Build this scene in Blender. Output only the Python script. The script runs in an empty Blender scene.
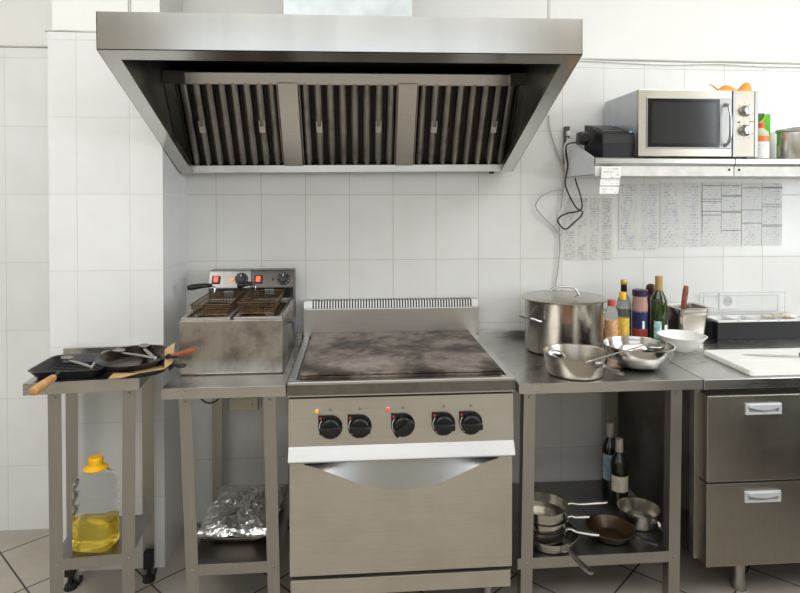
import bpy, bmesh, math, random
from mathutils import Vector, Matrix
PI = math.pi
S = bpy.context.scene
COL = S.collection
random.seed(7)

# ---------------------------------------------------------------- camera
cam = bpy.data.cameras.new('camera')
camo = bpy.data.objects.new('camera', cam); COL.objects.link(camo)
cam.sensor_fit = 'HORIZONTAL'; cam.sensor_width = 36.0
cam.lens = 36.0 * 599.8 / 800
cam.shift_x = -1.62 / 800; cam.shift_y = -90.77 / 800
cam.clip_start = 0.05
YAW, PITCH = 0.080, 0.014
camo.location = (-0.182, -2.764, 1.473)
fwd = Vector((math.sin(YAW) * math.cos(PITCH), math.cos(YAW) * math.cos(PITCH), -math.sin(PITCH)))
camo.rotation_euler = fwd.to_track_quat('-Z', 'Y').to_euler()
S.camera = camo

# ---------------------------------------------------------------- world, lights, exposure
w = bpy.data.worlds.new('world'); S.world = w; w.use_nodes = True
wn = w.node_tree.nodes; wl = w.node_tree.links
bg = wn['Background']
bg.inputs[0].default_value = (0.88, 0.94, 1.0, 1)
bg.inputs[1].default_value = 1.5

def area(name, loc, target, sx, sy, power, color):
    l = bpy.data.lights.new(name, 'AREA'); l.shape = 'RECTANGLE'; l.size = sx; l.size_y = sy
    l.energy = power; l.color = color
    o = bpy.data.objects.new(name, l); COL.objects.link(o); o.location = loc
    o.rotation_euler = (Vector(target) - Vector(loc)).to_track_quat('-Z', 'Y').to_euler()
    return o
area('ceiling_light_right', (2.1, -1.5, 3.12), (2.0, -1.4, 0), 1.8, 1.2, 15, (1.0, 0.985, 0.96))
area('ceiling_light_left', (-1.5, -1.9, 3.12), (-1.5, -1.8, 0), 1.8, 1.0, 24, (1.0, 0.985, 0.96))
area('ceiling_fill_rear', (0.4, -3.0, 3.15), (0.4, -2.9, 0), 4.6, 1.7, 50, (1.0, 0.985, 0.96))  # broad unseen fill panel, added for more frontal light
area('added_side_daylight', (3.36, -2.35, 1.75), (1.0, -2.0, 1.4), 2.0, 1.5, 44, (0.93, 0.97, 1.0))  # added daylight outside the unseen side window, brightens the pier side
S.view_settings.view_transform = 'Standard'
S.view_settings.look = 'None'
S.view_settings.gamma = 1
S.view_settings.use_curve_mapping = False
S.view_settings.exposure = 0.25

# ---------------------------------------------------------------- materials
MATS = {}
def nodes(name):
    m = bpy.data.materials.new(name); m.use_nodes = True
    return m, m.node_tree.nodes, m.node_tree.links, m.node_tree.nodes['Principled BSDF']
def noise(n, l, scale, detail=3, stretch=(1, 1, 1), rough=0.55):
    tc = n.new('ShaderNodeTexCoord'); mp = n.new('ShaderNodeMapping'); mp.inputs['Scale'].default_value = stretch
    nz = n.new('ShaderNodeTexNoise'); nz.inputs['Scale'].default_value = scale; nz.inputs['Detail'].default_value = detail
    nz.inputs['Roughness'].default_value = rough
    l.new(tc.outputs['Object'], mp.inputs[0]); l.new(mp.outputs[0], nz.inputs['Vector'])
    return nz.outputs['Fac']
def ramp(n, l, fac, stops):
    r = n.new('ShaderNodeValToRGB'); e = r.color_ramp.elements
    while len(e) < len(stops): e.new(0.5)
    for i, (p, c) in enumerate(stops): e[i].position = p; e[i].color = (*c, 1)
    l.new(fac, r.inputs[0]); return r.outputs[0]
def maprange(n, l, fac, a, b, lo=0.3, hi=0.7):
    m = n.new('ShaderNodeMapRange'); m.inputs[1].default_value = lo; m.inputs[2].default_value = hi
    m.inputs[3].default_value = a; m.inputs[4].default_value = b; l.new(fac, m.inputs[0]); return m.outputs[0]
def bump(n, l, b, h, s=0.1, d=0.002):
    bp = n.new('ShaderNodeBump'); bp.inputs['Strength'].default_value = s; bp.inputs['Distance'].default_value = d
    l.new(h, bp.inputs['Height']); l.new(bp.outputs[0], b.inputs['Normal'])
def plain(name, col, rough=0.5, metal=0.0, var=0.06, scale=14, trans=0.0, ior=1.45, coat=0.0, alpha=None, emis=None):
    if name in MATS: return MATS[name]
    m, n, l, b = nodes(name)
    f = noise(n, l, scale)
    lo = tuple(max(0, c * (1 - var)) for c in col); hi = tuple(min(1, c * (1 + var)) for c in col)
    l.new(ramp(n, l, f, [(0.3, lo), (0.7, hi)]), b.inputs['Base Color'])
    b.inputs['Roughness'].default_value = rough; b.inputs['Metallic'].default_value = metal
    b.inputs['Transmission Weight'].default_value = trans; b.inputs['IOR'].default_value = ior
    b.inputs['Coat Weight'].default_value = coat
    if alpha is not None: b.inputs['Alpha'].default_value = alpha
    if emis:
        b.inputs['Emission Color'].default_value = (*emis[0], 1); b.inputs['Emission Strength'].default_value = emis[1]
    MATS[name] = m; return m
def steel(name, col=(0.60, 0.59, 0.57), rough=0.3, grain=(1, 60, 60), dirt=0.0, dirtcol=(0.2, 0.15, 0.09), dscale=5, var=0.08, bmp=0.03):
    """brushed stainless steel: fine grain runs along one axis, optional grime blotches"""
    if name in MATS: return MATS[name]
    m, n, l, b = nodes(name)
    g = noise(n, l, 6, 4, grain, 0.7)
    big = noise(n, l, 3.2, 4)
    c = ramp(n, l, g, [(0.25, tuple(x * (1 - var) for x in col)), (0.75, tuple(min(1, x * (1 + var)) for x in col))])
    if dirt > 0:
        d = noise(n, l, dscale, 6, (1, 1, 1), 0.65)
        mx = n.new('ShaderNodeMixRGB'); mx.inputs[2].default_value = (*dirtcol, 1)
        l.new(maprange(n, l, d, 0, dirt, 0.45, 0.72), mx.inputs[0]); l.new(c, mx.inputs[1]); c = mx.outputs[0]
    l.new(c, b.inputs['Base Color'])
    b.inputs['Metallic'].default_value = 1
    ad = n.new('ShaderNodeMath'); ad.operation = 'ADD'
    k_ = 1.0 if bmp else 0.25
    l.new(maprange(n, l, g, -0.02 * k_, 0.03 * k_), ad.inputs[0]); l.new(maprange(n, l, big, rough - 0.05 * k_, rough + 0.07 * k_), ad.inputs[1])
    l.new(ad.outputs[0], b.inputs['Roughness'])
    if bmp: bump(n, l, b, g, bmp, 0.0004)
    MATS[name] = m; return m
def tiles(name, offx, offz, axis='x', bw=0.2, rh=0.3, col=(0.80, 0.815, 0.82), grout=(0.66, 0.65, 0.60), rot=0, mortar=0.0018, rough=0.16, size2=None):
    m, n, l, b = nodes(name)
    geo = n.new('ShaderNodeNewGeometry'); sx = n.new('ShaderNodeSeparateXYZ'); l.new(geo.outputs['Position'], sx.inputs[0])
    cb = n.new('ShaderNodeCombineXYZ')
    a = {'x': (0, 2), 'y': (1, 2), 'f': (0, 1)}[axis]
    l.new(sx.outputs[a[0]], cb.inputs[0]); l.new(sx.outputs[a[1]], cb.inputs[1])
    mp = n.new('ShaderNodeMapping'); mp.vector_type = 'POINT'
    mp.inputs['Rotation'].default_value = (0, 0, rot); mp.inputs['Location'].default_value = (-offx, -offz, 0)
    l.new(cb.outputs[0], mp.inputs[0])
    br = n.new('ShaderNodeTexBrick'); br.offset = 0; br.squash = 1
    br.inputs['Scale'].default_value = 1; br.inputs['Brick Width'].default_value = bw; br.inputs['Row Height'].default_value = rh
    br.inputs['Mortar Size'].default_value = mortar; br.inputs['Mortar Smooth'].default_value = 0.3; br.inputs['Bias'].default_value = 0
    br.inputs['Color1'].default_value = (*col, 1); br.inputs['Color2'].default_value = (*[c * 0.965 for c in col], 1)
    br.inputs['Mortar'].default_value = (*grout, 1)
    l.new(mp.outputs[0], br.inputs['Vector'])
    nz = noise(n, l, 5, 5); mul = n.new('ShaderNodeMixRGB'); mul.blend_type = 'MULTIPLY'; mul.inputs[0].default_value = 1
    l.new(br.outputs['Color'], mul.inputs[1])
    lo = (0.95, 0.945, 0.93) if axis != 'f' else (0.80, 0.78, 0.74)
    l.new(ramp(n, l, nz, [(0.3, lo), (0.65, (1, 1, 1))]), mul.inputs[2])
    l.new(mul.outputs[0], b.inputs['Base Color'])
    l.new(maprange(n, l, br.outputs['Fac'], rough, 0.7, 0, 1), b.inputs['Roughness'])
    inv = n.new('ShaderNodeMath'); inv.operation = 'SUBTRACT'; inv.inputs[0].default_value = 1; l.new(br.outputs['Fac'], inv.inputs[1])
    ad = n.new('ShaderNodeMath'); ad.operation = 'MULTIPLY_ADD'; ad.inputs[1].default_value = 0.25
    l.new(noise(n, l, 9, 2), ad.inputs[0]); l.new(inv.outputs[0], ad.inputs[2])
    bump(n, l, b, ad.outputs[0], 0.35, 0.0012)
    return m
def script_paper(name, cols, line, ink=(0.15, 0.2, 0.5), dens=0.5, paper=(0.78, 0.78, 0.74), rules=(), wdt=0.2, hgt=0.3, rough=0.35, grain=150, inkf=0.55):
    """sheet covered in lines of small illegible writing; rules = heights (0..1) of dark ruled lines, '|' x positions"""
    m, n, l, b = nodes(name)
    tc = n.new('ShaderNodeTexCoord'); s = n.new('ShaderNodeSeparateXYZ'); l.new(tc.outputs['Generated'], s.inputs[0])
    def mth(op, a, bb=None, cc=None):
        q = n.new('ShaderNodeMath'); q.operation = op
        for i, v in enumerate((a, bb, cc)):
            if v is None: continue
            if isinstance(v, (int, float)): q.inputs[i].default_value = v
            else: l.new(v, q.inputs[i])
        return q.outputs[0]
    X, Z = s.outputs[0], s.outputs[2]
    nl = hgt / line
    row = mth('FRACT', mth('MULTIPLY', Z, nl))
    inrow = mth('LESS_THAN', mth('ABSOLUTE', mth('SUBTRACT', row, 0.5)), 0.28)
    cb = n.new('ShaderNodeCombineXYZ'); l.new(mth('MULTIPLY', X, wdt * grain), cb.inputs[0])
    l.new(mth('MULTIPLY', mth('FLOOR', mth('MULTIPLY', Z, nl)), 7.3), cb.inputs[1])
    l.new(mth('MULTIPLY', row, 1.4), cb.inputs[2])
    nz = n.new('ShaderNodeTexNoise'); nz.inputs['Scale'].default_value = 1.0; nz.inputs['Detail'].default_value = 3
    l.new(cb.outputs[0], nz.inputs['Vector'])
    mark = mth('GREATER_THAN', nz.outputs['Fac'], 1 - dens)
    colx = mth('FRACT', mth('MULTIPLY', X, cols)); incol = mth('MULTIPLY', mth('GREATER_THAN', colx, 0.10), mth('LESS_THAN', colx, 0.88))
    blk = n.new('ShaderNodeTexNoise'); blk.inputs['Scale'].default_value = 4.0; l.new(tc.outputs['Generated'], blk.inputs['Vector'])
    inb = n.new('ShaderNodeMapRange'); inb.inputs[1].default_value = 0.36; inb.inputs[2].default_value = 0.58; l.new(blk.outputs['Fac'], inb.inputs[0]); inb = inb.outputs[0]
    f = mth('MULTIPLY', mth('MULTIPLY', mark, inrow), mth('MULTIPLY', incol, inb))
    mx = n.new('ShaderNodeMixRGB'); mx.inputs[1].default_value = (*paper, 1); mx.inputs[2].default_value = (*ink, 1); l.new(mth('MULTIPLY', f, inkf), mx.inputs[0])
    c = mx.outputs[0]
    for r in rules:
        kind, p, a, bb = r
        A, B = (Z, X) if kind == '-' else (X, Z)
        ln = mth('LESS_THAN', mth('ABSOLUTE', mth('SUBTRACT', A, p)), 0.006 if kind == '-' else 0.007)
        rg = mth('MULTIPLY', mth('GREATER_THAN', B, a), mth('LESS_THAN', B, bb))
        m2 = n.new('ShaderNodeMixRGB'); l.new(mth('MULTIPLY', mth('MULTIPLY', ln, rg), 0.85), m2.inputs[0]); l.new(c, m2.inputs[1]); m2.inputs[2].default_value = (0.05, 0.05, 0.05, 1)
        c = m2.outputs[0]
    l.new(c, b.inputs['Base Color']); b.inputs['Roughness'].default_value = rough
    bump(n, l, b, noise(n, l, 18, 3), 0.5, 0.004)
    return m

ST = steel('brushed_steel_sheet', (0.58, 0.57, 0.55), 0.3, (1, 60, 60))
STD = steel('table_top_steel', (0.56, 0.55, 0.53), 0.27, (1, 50, 50), 0.25, (0.3, 0.28, 0.25), 4)
STV = steel('leg_steel', (0.40, 0.385, 0.36), 0.38, (50, 50, 1))
STH = steel('hood_steel', (0.55, 0.54, 0.515), 0.2, (1.6, 0.3, 0.15), 0.0, var=0.05, bmp=0)
STHD = steel('hood_inner_steel', (0.33, 0.32, 0.30), 0.35, (1, 40, 40), 0.6, (0.06, 0.05, 0.04), 6)
STF = steel('filter_steel', (0.36, 0.34, 0.31), 0.36, (50, 50, 1), 0.7, (0.10, 0.08, 0.06), 7)
STO = steel('oven_door_steel', (0.60, 0.57, 0.515), 0.40, (1, 50, 50), 0.25, (0.36, 0.30, 0.22), 5)
STC = steel('control_panel_steel', (0.61, 0.59, 0.55), 0.33, (1, 50, 50))
STB = steel('bright_steel', (0.42, 0.425, 0.425), 0.34, (1, 60, 60), var=0.03)
STX = steel('dark_trough_steel', (0.22, 0.21, 0.19), 0.36, (1, 50, 50), 0.5, (0.05, 0.04, 0.03), 9)
STFR = steel('fryer_steel', (0.46, 0.44, 0.41), 0.3, (50, 50, 1), 0.85, (0.11, 0.095, 0.08), 7)
STDR = steel('drawer_front_steel', (0.37, 0.345, 0.31), 0.36, (50, 50, 1), 0.25, (0.2, 0.17, 0.13), 2)
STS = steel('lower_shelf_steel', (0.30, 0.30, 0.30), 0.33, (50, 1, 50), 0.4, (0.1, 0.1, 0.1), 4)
POT = steel('cookware_steel', (0.50, 0.47, 0.42), 0.24, (3, 3, 20), 0.15, (0.3, 0.24, 0.16), 8, bmp=0)
POTI = steel('cookware_inner_steel', (0.52, 0.50, 0.45), 0.26, (3, 3, 10), 0.3, (0.3, 0.22, 0.13), 10, bmp=0)
CHR = plain('chrome', (0.52, 0.52, 0.51), 0.2, 1.0, 0.02)
BLK = plain('black_plastic', (0.008, 0.008, 0.009), 0.38)
BLKG = plain('gloss_black_plastic', (0.006, 0.006, 0.007), 0.15)
RUB = plain('black_rubber', (0.012, 0.012, 0.012), 0.6)
WPL = plain('white_plastic', (0.80, 0.80, 0.78), 0.35)
WEN = plain('white_enamel', (0.85, 0.85, 0.82), 0.15, coat=0.4)
HOLE = plain('dark_recess_paint', (0.01, 0.01, 0.01), 0.8)
WOOD = plain('worn_pale_wood', (0.50, 0.27, 0.10), 0.5, var=0.25, scale=30)
WOODR = plain('red_brown_wood', (0.27, 0.075, 0.03), 0.4, var=0.25, scale=30)
IRON = plain('seasoned_iron', (0.02, 0.02, 0.022), 0.38, 0.3, 0.4, 30)
PLAS = plain('wall_plaster', (0.83, 0.825, 0.80), 0.8, var=0.015, scale=3)
GREASE = plain('grease_brown', (0.12, 0.065, 0.03), 0.3, 0.6, 0.5, 20)
GLASS = plain('clear_glass', (1, 1, 1), 0.03, trans=1.0, var=0.0)
PET = plain('clear_bottle_plastic', (0.97, 0.98, 0.97), 0.08, trans=1.0, ior=1.12, var=0.0)

# ---------------------------------------------------------------- mesh helpers
def bm_box(bm, x0, x1, y0, y1, z0, z1, bev=0.0, mat=None):
    vs = [bm.verts.new((x, y, z)) for x in (x0, x1) for y in (y0, y1) for z in (z0, z1)]
    fs = [(0, 1, 3, 2), (4, 6, 7, 5), (0, 4, 5, 1), (2, 3, 7, 6), (0, 2, 6, 4), (1, 5, 7, 3)]
    faces = [bm.faces.new([vs[i] for i in f]) for f in fs]
    if bev > 0:
        es = list({e for f in faces for e in f.edges})
        r = bmesh.ops.bevel(bm, geom=es, offset=bev, segments=2, affect='EDGES', profile=0.6)
        vs = list({v for f in r['faces'] for v in f.verts})
    if mat is not None:
        bmesh.ops.transform(bm, matrix=mat, verts=[v for v in set(vs) | {v for f in faces if f.is_valid for v in f.verts} if v.is_valid])
    return bm
def bm_prism(bm, pts, a, b, axis='x', bev=0.0):
    """closed polygon pts swept between a and b along an axis; pts are the other two coordinates in xyz order"""
    def P(p, t): return {'x': (t, p[0], p[1]), 'y': (p[0], t, p[1]), 'z': (p[0], p[1], t)}[axis]
    va = [bm.verts.new(P(p, a)) for p in pts]; vb = [bm.verts.new(P(p, b)) for p in pts]
    n = len(pts); fs = [bm.faces.new(va), bm.faces.new(list(reversed(vb)))]
    for i in range(n): fs.append(bm.faces.new((va[i], vb[i], vb[(i + 1) % n], va[(i + 1) % n])))
    if bev > 0:
        bmesh.ops.bevel(bm, geom=list({e for f in fs for e in f.edges}), offset=bev, segments=2, affect='EDGES')
    return bm
def bm_lathe(bm, prof, seg=40, c=(0, 0, 0), axis='z', cap0=False, cap1=False, sx=1, sy=1):
    rings = []
    for r, z in prof:
        ring = []
        for i in range(seg):
            t = 2 * PI * i / seg
            x, y = r * math.cos(t) * sx, r * math.sin(t) * sy
            p = (x, y, z) if axis == 'z' else (x, z, y) if axis == 'y' else (z, x, y)
            ring.append(bm.verts.new((p[0] + c[0], p[1] + c[1], p[2] + c[2])))
        rings.append(ring)
    for a, b in zip(rings, rings[1:]):
        for i in range(seg): bm.faces.new((a[i], a[(i + 1) % seg], b[(i + 1) % seg], b[i]))
    if cap0: bm.faces.new(list(reversed(rings[0])))
    if cap1: bm.faces.new(rings[-1])
    return bm
def smooth_path(pts, n=6):
    P = [Vector(p) for p in pts]; out = []
    for i in range(len(P) - 1):
        p0 = P[max(i - 1, 0)]; p1 = P[i]; p2 = P[i + 1]; p3 = P[min(i + 2, len(P) - 1)]
        for k in range(n):
            t = k / n
            out.append(0.5 * ((2 * p1) + (-p0 + p2) * t + (2 * p0 - 5 * p1 + 4 * p2 - p3) * t * t + (-p0 + 3 * p1 - 3 * p2 + p3) * t ** 3))
    out.append(P[-1]); return out
def bm_tube(bm, pts, r, seg=8, sm=0, flat=1.0, closed=False):
    """tube along points; r a number or a list; flat squashes it in the direction nearest to up"""
    pts = [Vector(p) for p in pts]
    rs = r if isinstance(r, (list, tuple)) else [r] * len(pts)
    if sm:
        q = smooth_path(pts, sm); rr = []
        for i in range(len(q)):
            t = i / sm; k = min(int(t), len(rs) - 1); k2 = min(k + 1, len(rs) - 1); rr.append(rs[k] + (rs[k2] - rs[k]) * (t - int(t)))
        pts, rs = q, rr
    rings = []; n = len(pts); up = None
    for i, p in enumerate(pts):
        if closed: d = (pts[(i + 1) % n] - pts[i - 1]).normalized()
        else: d = (pts[min(i + 1, n - 1)] - pts[max(i - 1, 0)]).normalized()
        if up is None: up = Vector((0, 0, 1)) if abs(d.z) < 0.9 else Vector((0, 1, 0))
        s = d.cross(up); s.normalize(); u = s.cross(d).normalized(); up = u
        rings.append([bm.verts.new(p + s * math.cos(2 * PI * k / seg) * rs[i] + u * math.sin(2 * PI * k / seg) * rs[i] * flat) for k in range(seg)])
    m = n if closed else n - 1
    for i in range(m):
        a, b = rings[i], rings[(i + 1) % n]
        for k in range(seg): bm.faces.new((a[k], a[(k + 1) % seg], b[(k + 1) % seg], b[k]))
    if not closed:
        bm.faces.new(list(reversed(rings[0]))); bm.faces.new(rings[-1])
    return bm
def finish(name, bm, mat, parent=None, smooth=False, loc=None, rot=None):
    bmesh.ops.recalc_face_normals(bm, faces=bm.faces)
    me = bpy.data.meshes.new(name); bm.to_mesh(me); bm.free()
    ms = mat if isinstance(mat, (list, tuple)) else [mat]
    for x in ms: me.materials.append(x)
    if smooth:
        for p in me.polygons: p.use_smooth = True
        if smooth != 'all':
            try: me.set_sharp_from_angle(angle=math.radians(38))
            except Exception: pass
    o = bpy.data.objects.new(name, me); COL.objects.link(o)
    if loc: o.location = loc
    if rot: o.rotation_euler = rot
    if parent: o.parent = parent
    return o
def NB(): return bmesh.new()
def thing(name, label, cat, loc=(0, 0, 0), rz=0.0, group=None, rot=None):
    o = bpy.data.objects.new(name, None); COL.objects.link(o); o.empty_display_size = 0.05
    o.location = loc; o.rotation_euler = rot if rot else (0, 0, rz)
    tag(o, label, cat, group); return o
def tag(o, label, cat, group=None):
    o['label'] = label; o['category'] = cat
    if group: o['group'] = group
    return o
def struct(o): o['kind'] = 'structure'; return o
def copy_tree(root, loc, rz, label, group=None):
    r = root.copy(); COL.objects.link(r); r.location = loc
    r.rotation_euler = (root.rotation_euler[0], root.rotation_euler[1], rz); r['label'] = label
    if group: r['group'] = group
    def rec(a, b):
        for ch in list(a.children):
            c = ch.copy(); COL.objects.link(c); c.parent = b; c.matrix_parent_inverse = ch.matrix_parent_inverse; rec(ch, c)
    rec(root, r); return r
def box_obj(name, mat, parent, x0, x1, y0, y1, z0, z1, bev=0.001):
    return finish(name, bm_box(NB(), x0, x1, y0, y1, z0, z1, bev), mat, parent)

# ================================================================ THE SETTING
TFACE = 0.012
WX0, WX1, WYB, CEIL = -2.6, 3.2, -4.6, 3.2
o = box_obj('floor', tiles('floor_tiles', 0.0, 0.0, 'f', 0.33, 0.33, (0.43, 0.395, 0.345), (0.06, 0.05, 0.045), rot=math.radians(-43), mortar=0.004, rough=0.3), None, WX0, WX1, WYB, 0.15, -0.05, 0, 0); struct(o)
FLOOR_MAT = o.data.materials[0]
wb = struct(box_obj('wall_back', PLAS, None, WX0, WX1, TFACE, 0.15, 0, CEIL, 0))
box_obj('tile_facing', tiles('back_wall_tiles', 0.0, 0.285, 'x', grout=(0.58, 0.54, 0.45), col=(0.80, 0.808, 0.795)), wb, -0.933, WX1, 0, TFACE, 0, 2.118, 0)
box_obj('tile_facing', tiles('recess_wall_tiles', -1.705, 0.285, 'x'), wb, WX0, -1.375, 0, TFACE, 0, 2.128, 0)
PX0, PX1, PY = -1.364, -0.933, -0.327
wp = struct(box_obj('wall_pier', PLAS, None, PX0 + TFACE, PX1 - TFACE, PY + TFACE, 0.01, 0, CEIL, 0))
box_obj('tile_facing', tiles('pier_front_tiles', -1.259, 0.285, 'x'), wp, PX0, PX1, PY, PY + TFACE, 0, 2.115, 0)
box_obj('tile_facing', tiles('pier_side_tiles', -0.15, 0.285, 'y'), wp, PX1 - TFACE, PX1, PY + TFACE, 0, 0, 2.115, 0)
struct(box_obj('wall_left', plain('side_wall_paint', (0.70, 0.68, 0.64), 0.7, var=0.03), None, WX0 - 0.1, WX0, WYB, 0.15, 0, CEIL, 0))
bm = NB()
bm_box(bm, WX1, WX1 + 0.1, WYB, -3.4, 0, CEIL); bm_box(bm, WX1, WX1 + 0.1, -1.3, 0.15, 0, CEIL)
bm_box(bm, WX1, WX1 + 0.1, -3.4, -1.3, 0, 0.95); bm_box(bm, WX1, WX1 + 0.1, -3.4, -1.3, 2.55, CEIL)
struct(finish('wall_right', bm, plain('right_wall_paint', (0.80, 0.79, 0.76), 0.6, var=0.03)))
bm = NB()
for y in (-3.4, -2.37, -1.35): bm_box(bm, WX1 + 0.02, WX1 + 0.08, y, y + 0.05, 0.95, 2.55)
bm_box(bm, WX1 + 0.02, WX1 + 0.08, -3.4, -1.3, 0.95, 1.0); bm_box(bm, WX1 + 0.02, WX1 + 0.08, -3.4, -1.3, 2.5, 2.55)
struct(finish('added_window_2', bm, WPL))  # side window added out of frame for daylight and reflections
struct(box_obj('ceiling', PLAS, None, WX0, WX1, WYB, 0.15, CEIL, CEIL + 0.1, 0))
# wall behind the camera with a wide opening that lets daylight in
bm = NB(); OX0, OX1, OZ0, OZ1 = -1.80, 1.45, 1.75, 3.05
bm_box(bm, WX0, OX0, WYB - 0.1, WYB, 0, CEIL); bm_box(bm, OX1, WX1, WYB - 0.1, WYB, 0, CEIL)
bm_box(bm, OX0, OX1, WYB - 0.1, WYB, 0, OZ0); bm_box(bm, OX0, OX1, WYB - 0.1, WYB, OZ1, CEIL)
struct(finish('wall_front', bm, plain('front_wall_paint', (0.50, 0.45, 0.36), 0.7, var=0.04)))
bm = NB()
for x in (OX0, -0.65, 0.45, OX1 - 0.05): bm_box(bm, x, x + 0.05, WYB - 0.09, WYB - 0.02, OZ0, OZ1)
bm_box(bm, OX0, OX1, WYB - 0.09, WYB - 0.02, OZ0, OZ0 + 0.05); bm_box(bm, OX0, OX1, WYB - 0.09, WYB - 0.02, OZ1 - 0.05, OZ1)
struct(finish('added_window_1', bm, WPL))  # added out of frame so the steel reflects daylight

# grout caulk lines / wires lying on the ledge at the top of the tiles
WIRE = plain('dusty_grey_wire', (0.50, 0.49, 0.46), 0.6)
def cord(name, pts, r, mat, label, cat='cable', sm=6):
    return tag(finish(name, bm_tube(NB(), pts, r, 8, sm), mat, smooth='all'), label, cat)
cord('cable', [(-1.9, 0.004, 2.138), (-1.7, 0.003, 2.134), (-1.6, 0.003, 2.133), (-1.5, 0.003, 2.136), (-1.37, 0.003, 2.134)], 0.005, WIRE, 'thin grey wire lying on the tile ledge left of the pier')
cord('cable', [(-1.372, -0.324, 2.118), (-1.3, -0.323, 2.121), (-1.2, -0.322, 2.119), (-1.05, -0.322, 2.12), (-0.94, -0.322, 2.12)], 0.004, WIRE, 'thin grey wire along the top tile edge of the pier')
cord('cable', [(0.2, 0.004, 2.128), (0.6, 0.002, 2.132), (0.9, 0.002, 2.126), (1.2, 0.002, 2.127), (1.45, 0.002, 2.124), (1.6, 0.002, 2.127), (1.9, 0.002, 2.124), (2.4, 0.002, 2.124)], 0.0045, WIRE, 'upper grey wire on the tile ledge above the microwave')
cord('cable', [(0.2, -0.007, 2.122), (0.6, -0.008, 2.124), (0.95, -0.008, 2.116), (1.3, -0.008, 2.106), (1.55, -0.008, 2.114), (1.8, -0.008, 2.106), (2.4, -0.008, 2.112)], 0.0035, WPL, 'lower white wire sagging from the tile ledge above the microwave')

# ================================================================ EXHAUST HOOD
HX0, HX1, HYF, HZB, HZF, HZT = -0.931, 0.532, -0.936, 1.580, 1.908, 2.020
HYB = -0.10
hood = thing('exhaust_hood', 'large stainless steel canopy exhaust hood with slanted rim above the range', 'exhaust hood', (0, 0, 0))
hood.rotation_euler = (0, -0.0085, 0); hood.location = (0.0155, 0, 0.005)
def rimz(y): return HZB + (HZF - HZB) * ((y - HYB) / (HYF - HYB))
bm = NB()  # front band and top
bm_prism(bm, [(HYF, HZF), (HYF, HZT), (-0.003, HZT + 0.01), (-0.003, HZT), (HYF + 0.0012 + 0.001, HZT - 0.002), (HYF + 0.002, HZF)], HX0, HX1, 'x')
finish('canopy', bm, STH, hood)
for sx, x in ((1, HX0), (-1, HX1 - 0.002)):
    bm = NB(); bm_prism(bm, [(HYF, HZF), (HYF, HZT), (-0.003, HZT), (-0.003, HZB + 0.03), (HYB, HZB + 0.03), (HYB, HZB)], x, x + 0.002, 'x')
    finish('side_panel', bm, STHD, hood)
W = 0.052
bm = NB()  # rim flange lying in the slanted plane
t = 0.003
def rp(x, y, dz=0.0): return (x, y, rimz(y) + dz)
def slab(bm, c):
    lo = [bm.verts.new(rp(*p)) for p in c]; hi = [bm.verts.new(rp(*p, t)) for p in c]
    bm.faces.new(lo); bm.faces.new(list(reversed(hi)))
    for i in range(4): bm.faces.new((lo[i], lo[(i + 1) % 4], hi[(i + 1) % 4], hi[i]))
slab(bm, [(HX0, HYF), (HX1, HYF), (HX1 - W, HYF + 0.046), (HX0 + W, HYF + 0.046)])
finish('front_rim', bm, STH, hood)
for s in (0, 1):
    bm = NB()
    if s == 0: slab(bm, [(HX0, HYF), (HX0 + W, HYF + 0.046), (HX0 + W, HYB), (HX0, HYB)])
    else: slab(bm, [(HX1, HYF), (HX1, HYB), (HX1 - W, HYB), (HX1 - W, HYF + 0.046)])
    finish('side_rim', bm, STH, hood)
bm = NB()  # little upturned lips round the opening
bm_prism(bm, [(HYF + 0.046, rimz(HYF + 0.046)), (HYF + 0.048, rimz(HYF + 0.046)), (HYF + 0.048, rimz(HYF) + 0.02), (HYF + 0.046, rimz(HYF) + 0.02)], HX0 + W, HX1 - W, 'x')
for x in (HX0 + W, HX1 - W - 0.002):
    bm_prism(bm, [(HYF + 0.046, rimz(HYF + 0.046)), (HYB, rimz(HYB)), (HYB, rimz(HYB) + 0.03), (HYF + 0.046, rimz(HYF + 0.046) + 0.03)], x, x + 0.002, 'x')
finish('opening_lip', bm, STHD, hood)
# gutter at the back, beam at the front of the filters
bm = NB(); bm_prism(bm, [(-0.065, 1.580), (-0.105, 1.582), (-0.105, 1.612), (-0.098, 1.612), (-0.098, 1.590), (-0.065, 1.590)], HX0 + W, HX1 - W, 'x')
finish('grease_gutter', bm, ST, hood)
bm = NB(); bm_prism(bm, [(-0.314, 1.926), (-0.340, 1.966), (-0.335, 1.972), (-0.30, 1.972), (-0.30, 1.926)], -0.84, 0.46, 'x')
finish('filter_beam', bm, ST, hood)
box_obj('beam_end', STHD, hood, -0.925, -0.84, -0.345, -0.30, 1.926, 1.972, 0); box_obj('beam_end', STHD, hood, 0.46, 0.535, -0.345, -0.30, 1.926, 1.972, 0)
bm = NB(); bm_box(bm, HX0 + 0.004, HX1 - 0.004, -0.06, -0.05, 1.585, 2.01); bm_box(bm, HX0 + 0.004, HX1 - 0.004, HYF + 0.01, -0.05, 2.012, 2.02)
finish('plenum_lining', bm, plain('near_black_lining', (0.03, 0.026, 0.02), 0.5, 0.3), hood)  # near-black lining closes the top and back of the hood
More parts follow.
